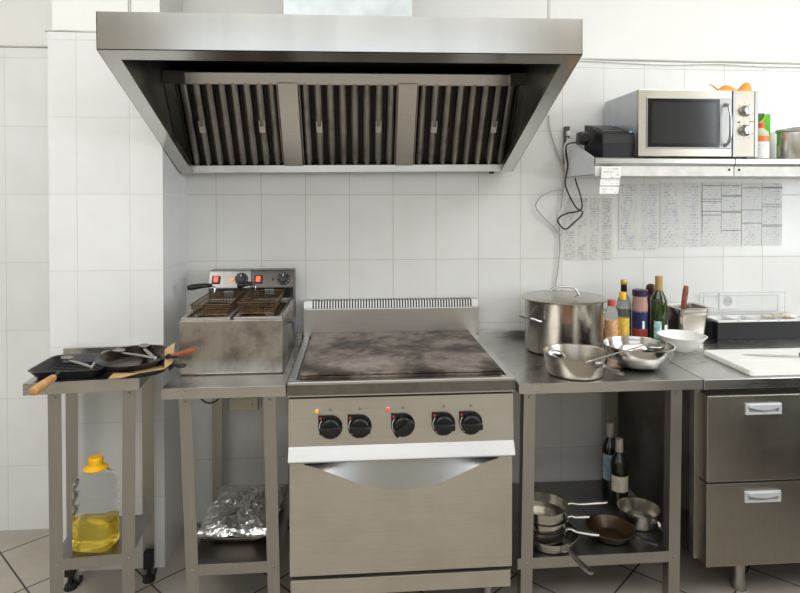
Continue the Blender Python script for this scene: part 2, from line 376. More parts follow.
# dark cheeks beside the filter bank
for x0, x1 in ((-0.915, -0.872), (0.505, 0.5)):
    pass
yb, zb, yt, zt = -0.100, 1.606, -0.318, 1.932
flen = math.hypot(yb - yt, zt - zb); fang = math.atan2(zt - zb, -(yt - yb))
def filt_local(bm, x0, x1, u0, u1, n0, n1):
    """box in filter plane: u up along the slope, n towards the cook"""
    ux, uz = (yt - yb) / flen, (zt - zb) / flen; nx, nz = -uz, ux
    vs = []
    for x in (x0, x1):
        for u in (u0, u1):
            for q in (n0, n1): vs.append(bm.verts.new((x, yb + ux * u + nx * q, zb + uz * u + nz * q)))
    for f in [(0, 1, 3, 2), (4, 6, 7, 5), (0, 4, 5, 1), (2, 3, 7, 6), (0, 2, 6, 4), (1, 5, 7, 3)]: bm.faces.new([vs[i] for i in f])
def filt_ridge(bm, xc, w, u0, u1, n0, n1):
    ux, uz = (yt - yb) / flen, (zt - zb) / flen; nx, nz = -uz, ux
    prof = [(-w, n0), (-w * 0.8, n0 + (n1 - n0) * 0.7), (-w * 0.35, n1), (w * 0.35, n1), (w * 0.8, n0 + (n1 - n0) * 0.7), (w, n0)]
    rows = []
    for u in (u0, u0 + 0.012, u1):
        k = 0.55 if u == u0 else 1.0
        rows.append([bm.verts.new((xc + a * k, yb + ux * u + nx * b, zb + uz * u + nz * b)) for a, b in prof])
    for a, b in zip(rows, rows[1:]):
        for i in range(len(prof) - 1): bm.faces.new((a[i], a[i + 1], b[i + 1], b[i]))
    bm.faces.new(rows[0]); bm.faces.new(rows[-1])
fx = [(-0.884, -0.488), (-0.402, 0.000), (0.082, 0.502)]
for i, (a, b) in enumerate(fx):
    root = finish('baffle_filter', (lambda q: ([filt_ridge(q, a + (k + 0.5) * (b - a) / 8, 0.0165, 0.004, flen - 0.002, -0.024, 0.0) for k in range(8)], filt_local(q, a, a + 0.004, 0, flen, -0.026, 0.0), filt_local(q, b - 0.004, b, 0, flen, -0.026, 0.0), q)[-1])(NB()), STF, hood)
    bm = NB(); filt_local(bm, a, b, 0, flen, -0.034, -0.030); finish('filter_backing', bm, plain('dark_gap_backing', (0.02, 0.017, 0.013), 0.6), root)  # near-black plate puts the shade of the baffle gaps into colour
    for hx in (a + (b - a) * 0.19, b - (b - a) * 0.19):
        bm = NB(); filt_local(bm, hx - 0.012, hx + 0.012, 0.17, 0.20, 0.0, 0.006); filt_local(bm, hx - 0.012, hx - 0.008, 0.2, 0.225, -0.01, 0.006); filt_local(bm, hx + 0.008, hx + 0.012, 0.2, 0.225, -0.01, 0.006)
        finish('filter_handle', bm, STC, root)
for a, b in ((-0.484, -0.406), (0.003, 0.079)):
    bm = NB(); filt_local(bm, a, b, 0.008, flen, -0.02, 0.006); finish('divider_panel', bm, STC, hood)
for a, b in ((-0.926, -0.888), (0.506, 0.530)):
    bm = NB(); filt_local(bm, a, b, -0.004, flen, -0.02, 0.004); finish('end_panel', bm, STHD, hood)
box_obj('drain_plug', BLK, hood, 0.435, 0.455, -0.07, -0.05, 1.572, 1.592, 0.002)
# duct and hanging rods
d = thing('exhaust_duct', 'galvanised steel duct rising from the top of the hood', 'duct', (-0.2, -0.35, HZT + 0.012))
box_obj('duct_body', plain('galvanised_sheet', (0.50, 0.54, 0.55), 0.45, 0.85, 0.12, 12), d, -0.235, 0.235, -0.2, 0.2, 0.0125, CEIL - HZT - 0.014, 0.002)
box_obj('duct_flange', ST, d, -0.25, 0.25, -0.215, 0.215, 0.0125, 0.0245, 0.001)
for x, lab in ((-0.868, 'thin steel hanging rod above the left end of the hood'), (0.452, 'thin steel hanging rod above the right end of the hood')):
    r = finish('hanging_rod', bm_lathe(NB(), [(0.005, 0), (0.005, CEIL - HZT - 0.016)], 10, cap0=True, cap1=True), STV, loc=(x, -0.85, HZT + 0.006 + 0.0085 * x), smooth=True)
    tag(r, lab, 'rod', 'hood hanging rods')

# ================================================================ WORK TABLES
def work_table(label, loc, rz, w, dp, h, lip, shelf_z, legs_top, legs_bot, rear, upstand=0.03, feet=False, leg=0.042, shelf_rng=None, sb=0.03, group='stainless steel work tables'):
    """origin at floor, front-left corner of the top; x right, y back"""
    t_ = thing('work_table', label, 'work table', loc, rz, group)
    bm = NB()
    bm_box(bm, 0, w, 0, dp, h - 0.003, h, 0.0012)
    bm_box(bm, 0, w, 0, 0.002, h - lip, h - 0.003, 0)
    bm_box(bm, 0, 0.002, 0.002, dp, h - lip, h - 0.003, 0); bm_box(bm, w - 0.002, w, 0.002, dp, h - lip, h - 0.003, 0)
    bm_box(bm, 0.002, w - 0.002, 0.002, 0.02, h - lip, h - lip + 0.002, 0)
    finish('tabletop', bm, STD, t_)
    if upstand: box_obj('upstand', STD, t_, 0, w, dp - 0.014, dp, h, h + upstand, 0.0015)
    def leg_o(xt, xb, y, yb_, top=None):
        bm = NB(); tz = h - 0.004
        a = [(xt, y), (xt + leg, y), (xt + leg, y + 0.002), (xt + 0.002, y + 0.002), (xt + 0.002, y + leg), (xt, y + leg)]
        dx = xb - xt
        lo = [bm.verts.new((p[0] + dx, p[1] + yb_ - y, 0.012)) for p in a]; hi = [bm.verts.new((p[0], p[1], tz)) for p in a]
        bm.faces.new(lo); bm.faces.new(list(reversed(hi)))
        for i in range(6): bm.faces.new((lo[i], lo[(i + 1) % 6], hi[(i + 1) % 6], hi[i]))
        L = finish('leg', bm, STV, t_)
        for z in (h - lip - 0.02, shelf_z - 0.02):
            bm = NB()
            k = (tz - z) / tz
            bm_lathe(bm, [(0.0, -0.004), (0.005, -0.004), (0.006, -0.001), (0.006, 0.0)], 10, (xt + dx * k + leg * 0.5, y + (yb_ - y) * k, z), 'y')
            finish('bolt', bm, STV, L, smooth=True)
        finish('foot_cap', bm_box(NB(), xb - 0.001, xb + leg + 0.001, yb_ - 0.001, yb_ + leg + 0.001, 0, 0.014, 0.002), RUB, L)
    for (xt, xb, y) in ((legs_top[0], legs_bot[0], 0.025), (legs_top[1], legs_bot[1], 0.025)): leg_o(xt, xb, y, y)
    for xr in rear: leg_o(xr, xr, dp - 0.03 - leg, dp - 0.03 - leg)
    sr = shelf_rng or (legs_bot[0] + 0.003, legs_bot[1] + leg - 0.003)
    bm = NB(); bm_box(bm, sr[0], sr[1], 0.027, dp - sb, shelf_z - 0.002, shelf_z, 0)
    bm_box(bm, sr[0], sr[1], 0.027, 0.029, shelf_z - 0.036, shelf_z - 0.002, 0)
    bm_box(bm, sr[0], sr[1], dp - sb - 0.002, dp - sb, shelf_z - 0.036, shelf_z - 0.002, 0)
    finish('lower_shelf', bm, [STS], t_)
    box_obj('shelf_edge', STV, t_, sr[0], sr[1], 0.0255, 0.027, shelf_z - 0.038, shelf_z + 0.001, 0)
    return t_
# small table in front of the pier
LT = (-1.287, -0.70, 0.86)
tl = work_table('narrow steel work table under the blackened pans, left of the others', (-1.268, -0.705, 0), math.radians(5), 0.362, 0.355, 0.86, 0.04, 0.250, (0.065, 0.302), (0.068, 0.294), (0.028, 0.300), sb=0.07)
# adjustable black feet of the left table
for xx, nm in ((0.05, 1), (0.33, 2)):
    bm = NB(); bm_box(bm, xx - 0.022, xx + 0.012, 0.255, 0.29, 0.05, 0.115, 0.004); bm_lathe(bm, [(0.008, 0.1), (0.008, 0.02), (0.020, 0.016), (0.024, 0.0)], 16, (xx - 0.005, 0.272, 0), cap1=True)
    finish('caster_foot', bm, RUB, tl, smooth=True)
# table beneath the deep fryer
work_table('steel work table carrying the deep fryer, foil tray on its lower shelf', (-0.826, -0.70, 0), math.radians(0), 0.412, 0.68, 0.83, 0.037, 0.212, (0.048, 0.332), (0.076, 0.348), (0.025, 0.355), shelf_rng=(0.08, 0.385), sb=0.09)
# table with the stock pot
work_table('wide steel work table carrying the stock pot, pans on its lower shelf', (0.392, -0.722, 0), math.radians(0), 0.670, 0.70, 0.822, 0.035, 0.192, (0.026, 0.566), (0.014, 0.560), (0.02, 0.60), shelf_rng=(0.004, 0.601), sb=0.12)

# ================================================================ RANGE
RX0, RX1, RYF, RYB, RZ = -0.404, 0.376, -0.735, -0.055, 0.852
rg = thing('cooking_range', 'stainless steel electric range with solid hotplate and oven beneath', 'range')
bm = NB(); bm_box(bm, RX0 + 0.006, RX1 - 0.006, RYF + 0.035, RYB, 0.13, 0.80, 0.002); finish('body', bm, STO, rg)
bm = NB()
bm_box(bm, RX0, RX1, RYF, RYF + 0.028, 0.80, RZ, 0.004)           # deep front edge
bm_box(bm, RX0, RX0 + 0.026, RYF + 0.028, RYB, 0.80, RZ, 0.002); bm_box(bm, RX1 - 0.026, RX1, RYF + 0.028, RYB, 0.80, RZ, 0.002)
finish('top_frame', bm, ST, rg)
box_obj('drip_trough', STX, rg, RX0 + 0.026, RX1 - 0.026, RYF + 0.028, RYB - 0.002, 0.80, RZ - 0.008, 0)
# dark satin strip across the front edge
box_obj('front_strip', STX, rg, RX0 + 0.001, RX1 - 0.001, RYF - 0.001, RYF + 0.001, 0.806, RZ - 0.011, 0)
# hotplate
m, n, l, b = nodes('scorched_hotplate')
f = noise(n, l, 4.5, 8, (1, 1, 1), 0.7); f2 = noise(n, l, 14, 5)
c1 = ramp(n, l, f, [(0.38, (0.02, 0.015, 0.012)), (0.46, (0.07, 0.05, 0.036)), (0.52, (0.20, 0.165, 0.135)), (0.62, (0.34, 0.30, 0.26))])
mx = n.new('ShaderNodeMixRGB'); mx.blend_type = 'MULTIPLY'; mx.inputs[0].default_value = 0.8; l.new(c1, mx.inputs[1])
l.new(ramp(n, l, f2, [(0.35, (0.5, 0.42, 0.35)), (0.6, (1, 1, 1))]), mx.inputs[2]); l.new(mx.outputs[0], b.inputs['Base Color'])
l.new(maprange(n, l, f2, 0.35, 0.65), b.inputs['Roughness']); b.inputs['Metallic'].default_value = 0.25; bump(n, l, b, f2, 0.5, 0.002)
bm = NB()
bm_box(bm, -0.366, 0.337, -0.697, -0.075, RZ - 0.008, RZ + 0.006, 0.003)
bm_box(bm, -0.366, 0.337, -0.697, -0.075, RZ + 0.008, RZ + 0.017, 0.003)
finish('hotplate', bm, m, rg)
# back upstand with vent slots
bm = NB(); bm_prism(bm, [(RYB - 0.02, RZ), (RYB - 0.02, 0.975), (RYB - 0.012, 1.008), (0.0 - 0.012, 1.008), (-0.012, RZ)], -0.404, 0.386, 'x', 0.003)
up = finish('back_upstand', bm, ST, rg)
bm = NB()
for k in range(58):
    x = -0.365 + k * 0.0125
    vs = [bm.verts.new(v) for v in ((x, RYB - 0.0208, 0.977), (x + 0.006, RYB - 0.0208, 0.977), (x + 0.006, RYB - 0.0128, 1.0075), (x, RYB - 0.0128, 1.0075))]
    bm.faces.new(vs)
    bm_box(bm, x, x + 0.006, RYB - 0.012, -0.022, 1.0078, 1.0088)
finish('vent_slots', bm, HOLE, up)
# sloping control panel
bm = NB(); bm_prism(bm, [(RYF + 0.035, 0.797), (RYF + 0.014, 0.790), (RYF + 0.004, 0.630), (RYF + 0.035, 0.630)], RX0 + 0.003, RX1 - 0.005, 'x', 0.0)
cp = finish('control_panel', bm, STC, rg)
bm = NB(); bm_prism(bm, [(RYF + 0.004, 0.632), (RYF - 0.022, 0.590), (RYF - 0.020, 0.584), (RYF + 0.035, 0.584), (RYF + 0.035, 0.632)], RX0 + 0.003, RX1 - 0.005, 'x', 0.001)
finish('panel_lip', bm, STB, cp)
kx = [(-0.261, 2), (-0.162, -4), (-0.014, 38), (0.126, -2), (0.221, -1)]
for x, ang in kx:
    z0 = 0.694
    yy = RYF + 0.008
    bm = NB()   # teardrop dial plate with a square upper left corner
    pts = [(x - 0.041, z0 + 0.041)] + [(x + 0.041 * math.cos(t), z0 + 0.041 * math.sin(t)) for t in [PI / 2 - k * 1.5 * PI / 22 for k in range(23)]]
    bm_prism(bm, pts, yy - 0.003, yy + 0.002, 'y', 0)
    kn = finish('control_knob', bm, BLKG, cp, smooth=True)
    bm = NB(); bm_lathe(bm, [(0.033, 0), (0.032, -0.012), (0.028, -0.016), (0.0, -0.016)], 28, (0, 0, 0), 'y', cap0=True)
    bm_box(bm, -0.036, 0.036, -0.034, -0.012, -0.010, 0.010, 0.004)
    g = finish('grip', bm, BLK, kn, smooth=True, loc=(x, yy - 0.003, z0 - 0.003), rot=(0, -math.radians(ang), 0))
    bm = NB()   # pale scale arc on the left, little red mark
    arc = [(x - 0.0 + 0.037 * math.cos(a), yy - 0.0036, z0 + 0.037 * math.sin(a)) for a in [PI * 0.80 + k * PI * 0.5 / 8 for k in range(9)]]
    bm_tube(bm, arc, 0.0012, 5)
    finish('scale_arc', bm, WPL, kn)
    finish('red_mark', bm_box(NB(), x - 0.036, x - 0.029, yy - 0.004, yy - 0.0028, z0 + 0.027, z0 + 0.034), plain('red_print', (0.5, 0.03, 0.02), 0.5), kn)
    bm = NB(); bm_box(bm, x - 0.006, x + 0.006, yy + 0.0005, yy + 0.003, z0 + 0.056, z0 + 0.058); bm_box(bm, x - 0.0012, x + 0.0012, yy + 0.0005, yy + 0.003, z0 + 0.055, z0 + 0.064)
    finish('printed_symbol', bm, plain('grey_print', (0.16, 0.16, 0.16), 0.5), cp)
for x, c in ((-0.307, (1.0, 0.28, 0.01)), (-0.066, (1.0, 0.05, 0.01))):
    nm = 'amber' if c[1] > 0.1 else 'red'
    bm = NB(); bm_lathe(bm, [(0.009, 0), (0.009, -0.005), (0.0075, -0.006)], 18, (x, RYF + 0.011, 0.748), 'y', cap1=True)
    pl = finish('pilot_lamp', bm, CHR, cp, smooth=True)
    bm = NB(); bm_lathe(bm, [(0.0068, -0.005), (0.006, -0.009), (0.003, -0.0105), (0.0, -0.011)], 16, (x, RYF + 0.011, 0.748), 'y')
    finish('lens', bm, plain(nm + '_lamp_lens', c, 0.2, emis=(c, 0.5)), pl, smooth='all')
    pl['label'] = nm + ' pilot lamp'
# oven door with crescent grip recess
DX0, DX1, DZ0, DZ1 = -0.398, 0.366, 0.190, 0.577
DYF = RYF + 0.004
bm = NB()
N = 40
top = []
for k in range(N + 1):
    s_ = k / N; x = DX0 + 0.05 + s_ * (DX1 - DX0 - 0.10)
    top.append((x, DZ1 - 0.008 - 0.098 * (math.sin(PI * s_) ** 1.25)))
pts = [(DX0, DZ0), (DX1, DZ0), (DX1, DZ1)] + list(reversed(top)) + [(DX0, DZ1)]
pts[3:3] = [(top[-1][0], DZ1)]; pts.insert(len(pts) - 1, (top[0][0], DZ1))
bm_prism(bm, pts, DYF, DYF + 0.028, 'y', 0)
door = finish('oven_door', bm, STO, rg)
bm = NB()   # hollow: curved bright inner scoop
rows = []
for k, (x, z) in enumerate(top):
    rows.append([bm.verts.new((x, DYF + 0.0005, z)), bm.verts.new((x, DYF + 0.012, z + (DZ1 - z) * 0.45)), bm.verts.new((x, DYF + 0.026, DZ1 - 0.004))])
for a, b2 in zip(rows, rows[1:]):
    for i in range(2): bm.faces.new((a[i], b2[i], b2[i + 1], a[i + 1]))
finish('grip_recess', bm, STB, door, smooth='all')
bm = NB(); bm_box(bm, RX0 + 0.008, RX1 - 0.008, RYF + 0.012, RYF + 0.04, 0.575, 0.586)
finish('shadow_gap', bm, BLK, rg)  # black strips stand in for shade in the gaps round the door
box_obj('shadow_gap', BLK, rg, RX0 + 0.008, RX1 - 0.008, RYF + 0.02, RYF + 0.04, 0.172, 0.192, 0)
box_obj('plinth_panel', STO, rg, -0.396, 0.362, RYF + 0.004, RYF + 0.03, 0.118, 0.176, 0.003)
for x in (-0.33, 0.30):
    for y in (RYF + 0.09, RYB - 0.08):
        finish('foot', bm_lathe(NB(), [(0.018, 0.14), (0.018, 0.03), (0.026, 0.02), (0.028, 0)], 18, (x, y, 0), cap0=True, cap1=True), STV, rg, smooth=True)

# ================================================================ DEEP FRYER
FX0, FX1, FYF, FYB, FZ0, FZ1 = -0.808, -0.440, -0.553, -0.06, 0.8305, 1.027
fr = thing('deep_fryer', 'stained double countertop deep fryer with two wire baskets', 'deep fryer', (0, 0, 0))
bm = NB(); bm_box(bm, FX0, FX1, FYF, FYB - 0.06, FZ0 + 0.003, FZ1, 0.003); bm_box(bm, FX0 + 0.01, FX1 - 0.01, FYF + 0.01, FYB - 0.07, FZ0, FZ0 + 0.004)
finish('body', bm, STFR, fr)
xm = (FX0 + FX1) / 2
for i, (a, b_) in enumerate(((FX0 + 0.004, xm - 0.006), (xm + 0.006, FX1 - 0.004))):
    bm = NB(); y0, y1 = FYF + 0.01, FYB - 0.07; z0 = FZ1; e = 0.014
    bm_box(bm, a, b_, y0, y0 + e, z0, z0 + 0.009, 0.002); bm_box(bm, a, b_, y1 - e, y1, z0, z0 + 0.009, 0.002)
    bm_box(bm, a, a + e, y0 + e, y1 - e, z0, z0 + 0.009, 0.002); bm_box(bm, b_ - e, b_, y0 + e, y1 - e, z0, z0 + 0.009, 0.002)
    finish('tank_rim', bm, ST, fr)
    box_obj('oil_surface', plain('dark_fry_oil', (0.05, 0.03, 0.012), 0.08, var=0.3), fr, a + e, b_ - e, y0 + e, y1 - e, z0, z0 + 0.001, 0)
def basket(x0, x1, y0, y1, zb_, zr, hl, label):
    bm = NB(); ta = 0.012
    def loop(z, k, r): bm_tube(bm, [(x0 + k, y0 + k, z), (x1 - k, y0 + k, z), (x1 - k, y1 - k, z), (x0 + k, y1 - k, z)], r, 6, closed=True)
    loop(zr, 0, 0.0028); loop(zr - 0.014, 0.002, 0.0014)
    nz = 5
    for i in range(1, nz + 1):
        t_ = i / nz; loop(zr + (zb_ - zr) * t_, ta * t_, 0.0013)
    nx, ny = 10, 15
    for i in range(nx + 1):
        s_ = i / nx; X = x0 + (x1 - x0) * s_; Xb = x0 + ta + (x1 - x0 - 2 * ta) * s_
        bm_tube(bm, [(X, y0, zr), (Xb, y0 + ta, zb_), (Xb, y1 - ta, zb_), (X, y1, zr)], 0.0011, 4)
    for i in range(ny + 1):
        s_ = i / ny; Y = y0 + (y1 - y0) * s_; Yb = y0 + ta + (y1 - y0 - 2 * ta) * s_
        bm_tube(bm, [(x0, Y, zr), (x0 + ta, Yb, zb_), (x1 - ta, Yb, zb_), (x1, Y, zr)], 0.0011, 4)
    o = finish('fry_basket', bm, plain('browned_wire', (0.12, 0.075, 0.04), 0.35, 0.85, 0.4, 25), fr)
    bm = NB(); bm_tube(bm, [(x0 + 0.02, y1, zr), (x0 + 0.018, y1 + 0.01, zr + 0.02), (x0 + 0.0, y1 - 0.005, zr + 0.03), (x0 - 0.02, y1 - 0.03, zr + 0.028)], 0.003, 6, 4)
    finish('handle_wire', bm, CHR, o)
    bm = NB(); bm_tube(bm, [(x0 + 0.01, y1 - 0.0, zr + 0.03), (x0 - hl * 0.3, y1 - 0.01, zr + 0.030), (x0 - hl * 0.75, y1 - 0.02, zr + 0.026), (x0 - hl, y1 - 0.025, zr + 0.024)], [0.010, 0.014, 0.017, 0.012], 12, 5, 0.75)
    finish('handle', bm, BLK, o, smooth='all')
    bm = NB(); bm_box(bm, (x0 + x1) / 2 - 0.012, (x0 + x1) / 2 + 0.028, y1 - 0.006, y1 - 0.003, zr - 0.02, zr + 0.006, 0.001); finish('hook_plate', bm, CHR, o)
    return o
basket(-0.782, -0.640, -0.50, -0.205, 1.036, 1.075, 0.085, '')
basket(-0.617, -0.475, -0.48, -0.185, 1.036, 1.078, 0.05, '')
# control heads
for i, (a, b_) in enumerate(((FX0 + 0.006, xm - 0.001), (xm + 0.001, FX1 - 0.002))):
    bm = NB(); y0 = FYB - 0.085
    bm_prism(bm, [(y0 + 0.05, 0.90), (y0 + 0.012, FZ1 + 0.01), (y0 + 0.006, 1.080), (y0, 1.085), (y0 + 0.032, 1.152), (y0 + 0.038, 1.155), (FYB + 0.02, 1.155), (FYB + 0.02, 0.90)], a, b_, 'x', 0.002)
    h = finish('control_head', bm, steel('scratched_head_steel', (0.20, 0.195, 0.19), 0.3, (1, 40, 40), 0.4, (0.12, 0.11, 0.10), 12) if i == 0 else steel('dark_head_steel', (0.08, 0.075, 0.07), 0.28, (1, 40, 40), 0.4, (0.05, 0.045, 0.04), 8), fr)
    h['label'] = 'left control head' if i == 0 else 'right control head'
    # face frame: slope from (y0,1.085) to (y0+.032,1.152)
    ang = math.atan2(0.032, 0.067)
    def onface(x, u): return (x, y0 + 0.032 * u - 0.001, 1.085 + 0.067 * u)
    R_ = (-ang, 0, 0)
    sw = finish('rocker_switch', bm_box(NB(), -0.017, 0.017, -0.006, 0.004, -0.017, 0.017, 0.002), BLK, h, loc=onface(a + 0.030, 0.48), rot=R_)
    finish('switch_key', bm_box(NB(), -0.009, 0.009, -0.010, -0.005, -0.012, 0.012, 0.002), plain('lit_red_switch', (0.9, 0.06, 0.03), 0.3, emis=((1.0, 0.08, 0.03), 1.5)), sw)
    if i == 0:
        finish('pilot_lamp', bm_lathe(NB(), [(0.008, 0.002), (0.008, -0.004), (0.004, -0.008), (0.0, -0.009)], 14, axis='y'), plain('orange_lamp', (0.95, 0.25, 0.03), 0.3, emis=((1.0, 0.25, 0.03), 1.0)), h, True, onface(a + 0.096, 0.48), R_)
    else:
        finish('pilot_lamp', bm_lathe(NB(), [(0.006, 0.002), (0.006, -0.002), (0.0, -0.002)], 14, axis='y'), BLK, h, True, onface(a + 0.093, 0.5), R_)
    dl = finish('dial', bm_lathe(NB(), [(0.028, 0.002), (0.028, -0.004), (0.019, -0.006), (0.018, -0.016), (0.0, -0.018)], 28, axis='y'), BLK, h, True, onface(a + 0.137, 0.52), R_)
    bm = NB()
    for k in range(11):
        t_ = -0.3 * PI + k * 1.6 * PI / 10; cx, cz = 0.0235 * math.cos(t_), 0.0235 * math.sin(t_)
        bm_box(bm, cx - 0.0012, cx + 0.0012, -0.0062, -0.005, cz - 0.0012, cz + 0.0012)
    bm_box(bm, -0.0012, 0.0012, -0.019, -0.0165, 0.004, 0.016)
    finish('dial_marks', bm, WPL, dl)
# tap on the right side
bm = NB(); bm_tube(bm, [(FX1, -0.40, 0.99), (FX1 + 0.018, -0.40, 0.99)], 0.009, 12); bm_lathe(bm, [(0.0, 0.018), (0.016, 0.018), (0.019, 0.022), (0.019, 0.03), (0.0, 0.034)], 16, (FX1, -0.40, 0.99), 'x')
bm_tube(bm, [(FX1 + 0.026, -0.40, 0.99), (FX1 + 0.030, -0.405, 0.975), (FX1 + 0.030, -0.41, 0.955)], [0.010, 0.012, 0.008], 10, 4)
finish('drain_tap', bm, plain('grey_plastic', (0.10, 0.10, 0.11), 0.4), fr, smooth=True)

cord('power_cable', [(-0.855, -0.15, 0.72), (-0.845, -0.15, 0.635), (-0.825, -0.15, 0.605), (-0.80, -0.15, 0.592), (-0.77, -0.15, 0.60), (-0.745, -0.15, 0.64), (-0.74, -0.15, 0.72)], 0.0035, BLK, 'black cord looping below the fryer table top')
sk = thing('junction_box', 'cream plastic junction box on the wall under the fryer table top', 'junction box', (-0.675, -0.012, 0.545))
box_obj('housing', plain('cream_plastic', (0.72, 0.68, 0.55), 0.4), sk, -0.065, 0.065, -0.03, 0.011, -0.03, 0.03, 0.008)
finish('screw', bm_lathe(NB(), [(0.005, 0), (0.005, -0.032), (0, -0.033)], 10, (0.04, 0, 0), 'y'), STV, sk, smooth=True)

# ================================================================ REFRIGERATED DRAWER COUNTER
CZ = 0.822; CYF = -0.722; CX0, CX1 = 1.066, 2.35
cu = thing('drawer_counter', 'stainless steel counter cabinet with two big drawers under the cutting board', 'counter cabinet')
bm = NB(); bm_box(bm, CX0, CX1, CYF, -0.002, CZ - 0.037, CZ, 0.003); bm_box(bm, CX0, CX1, -0.022, -0.002, CZ, CZ + 0.035, 0.002)
finish('countertop', bm, STD, cu)
bm = NB(); bm_box(bm, 1.072, CX1 - 0.01, CYF + 0.06, -0.01, 0.142, CZ - 0.038, 0.002)
finish('body', bm, STX, cu)
bm = NB(); bm_box(bm, 1.058, 1.080, CYF + 0.045, CYF + 0.075, 0.150, CZ - 0.038, 0.002)
finish('side_frame', bm, STV, cu)
for z0, z1, lab in ((0.452, 0.764, 'upper drawer'), (0.146, 0.447, 'lower drawer')):
    dr = box_obj('drawer', STDR, cu, 1.075, 1.62, CYF - 0.006, CYF + 0.055, z0, z1, 0.004)
    dr['label'] = lab
    hz = z1 - 0.030
    bm = NB(); xa, xb2 = 1.216, 1.352; yf = CYF - 0.006
    bm_box(bm, xa, xa + 0.012, yf - 0.008, yf, hz - 0.040, hz, 0.002); bm_box(bm, xb2 - 0.012, xb2, yf - 0.008, yf, hz - 0.040, hz, 0.002)
    bm_box(bm, xa + 0.01, xb2 - 0.01, yf - 0.008, yf, hz - 0.010, hz, 0.002); bm_box(bm, xa + 0.01, xb2 - 0.01, yf - 0.008, yf, hz - 0.040, hz - 0.032, 0.002)
    pr = [(xa + 0.010, hz - 0.003)] + [(xa + 0.010 + (xb2 - xa - 0.02) * k / 12, hz - 0.012 - 0.010 * math.sin(PI * k / 12)) for k in range(13)] + [(xb2 - 0.010, hz - 0.003)]
    bm_prism(bm, pr, yf - 0.014, yf, 'y')
    hd = finish('drawer_handle', bm, plain('grey_satin_plastic', (0.62, 0.64, 0.66), 0.35, 0.3), dr)
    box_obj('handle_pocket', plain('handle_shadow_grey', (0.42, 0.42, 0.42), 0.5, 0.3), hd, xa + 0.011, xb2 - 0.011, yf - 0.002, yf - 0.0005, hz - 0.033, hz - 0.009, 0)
bm = NB(); bm_box(bm, 1.635, 2.2, CYF - 0.004, CYF + 0.055, 0.146, 0.764, 0.004); finish('cabinet_door', bm, STDR, cu)
for x in (1.265, 2.1):
    finish('foot', bm_lathe(NB(), [(0.021, 0.143), (0.021, 0.04), (0.025, 0.03), (0.025, 0)], 18, (x, -0.63, 0), cap0=True, cap1=True), STV, cu, smooth=True)

ec = thing('reflection_cabinet', 'dark cabinet added out of frame to darken the drawer front reflections', 'cabinet', (1.75, -2.35, 0))  # added out of view so the drawer fronts reflect something dark
DKC = plain('dark_cabinet_paint', (0.035, 0.033, 0.03), 0.5)
box_obj('body', DKC, ec, 0, 1.3, 0.05, 0.85, 0.0, 0.92, 0.004)
box_obj('worktop', DKC, ec, -0.02, 1.32, 0.0, 0.87, 0.92, 0.95, 0.004)
for x in (0.02, 0.66): box_obj('door', DKC, ec, x, x + 0.62, 0.85, 0.868, 0.08, 0.88, 0.003)

# ================================================================ THINGS ON THE RIGHT TABLE
TZ = CZ + 0.0006
# stock pot
sp = thing('stock_pot', 'big dull steel stock pot with lid at the back of the table', 'pot', (0.715, -0.262, TZ))
bm = NB(); bm_lathe(bm, [(0.0, 0.0), (0.148, 0.0), (0.158, 0.004), (0.162, 0.014), (0.162, 0.205), (0.168, 0.214), (0.168, 0.219), (0.160, 0.219), (0.158, 0.205), (0.158, 0.012), (0.0, 0.008)], 72)
finish('pot_body', bm, POT, sp, smooth=True)
bm = NB(); bm_lathe(bm, [(0.177, 0.218), (0.179, 0.222), (0.174, 0.226), (0.160, 0.2265), (0.150, 0.2245), (0.10, 0.232), (0.0, 0.236)], 72)
bm_lathe(bm, [(0.177, 0.218), (0.16, 0.2195), (0.0, 0.2205)], 72)
lid = finish('lid', bm, POTI, sp, smooth=True)
finish('lid_handle', bm_tube(NB(), [(-0.080, 0, 0.2285), (-0.066, 0, 0.234), (-0.052, 0, 0.256), (-0.025, 0, 0.266), (0.025, 0, 0.266), (0.052, 0, 0.256), (0.066, 0, 0.234), (0.080, 0, 0.2285)], 0.005, 10, 4), CHR, lid, smooth='all')
for ang in (202, 22):
    a = math.radians(ang); c, s = math.cos(a), math.sin(a)
    def P(r, t_, z): return (r * c - t_ * s, r * s + t_ * c, z)
    bm = NB(); bm_tube(bm, [P(0.161, -0.05, 0.142), P(0.175, -0.048, 0.145), P(0.203, -0.04, 0.156), P(0.207, 0, 0.158), P(0.203, 0.04, 0.156), P(0.175, 0.048, 0.145), P(0.161, 0.05, 0.142)], 0.006, 10, 4)
    finish('loop_handle', bm, CHR, sp, smooth='all')

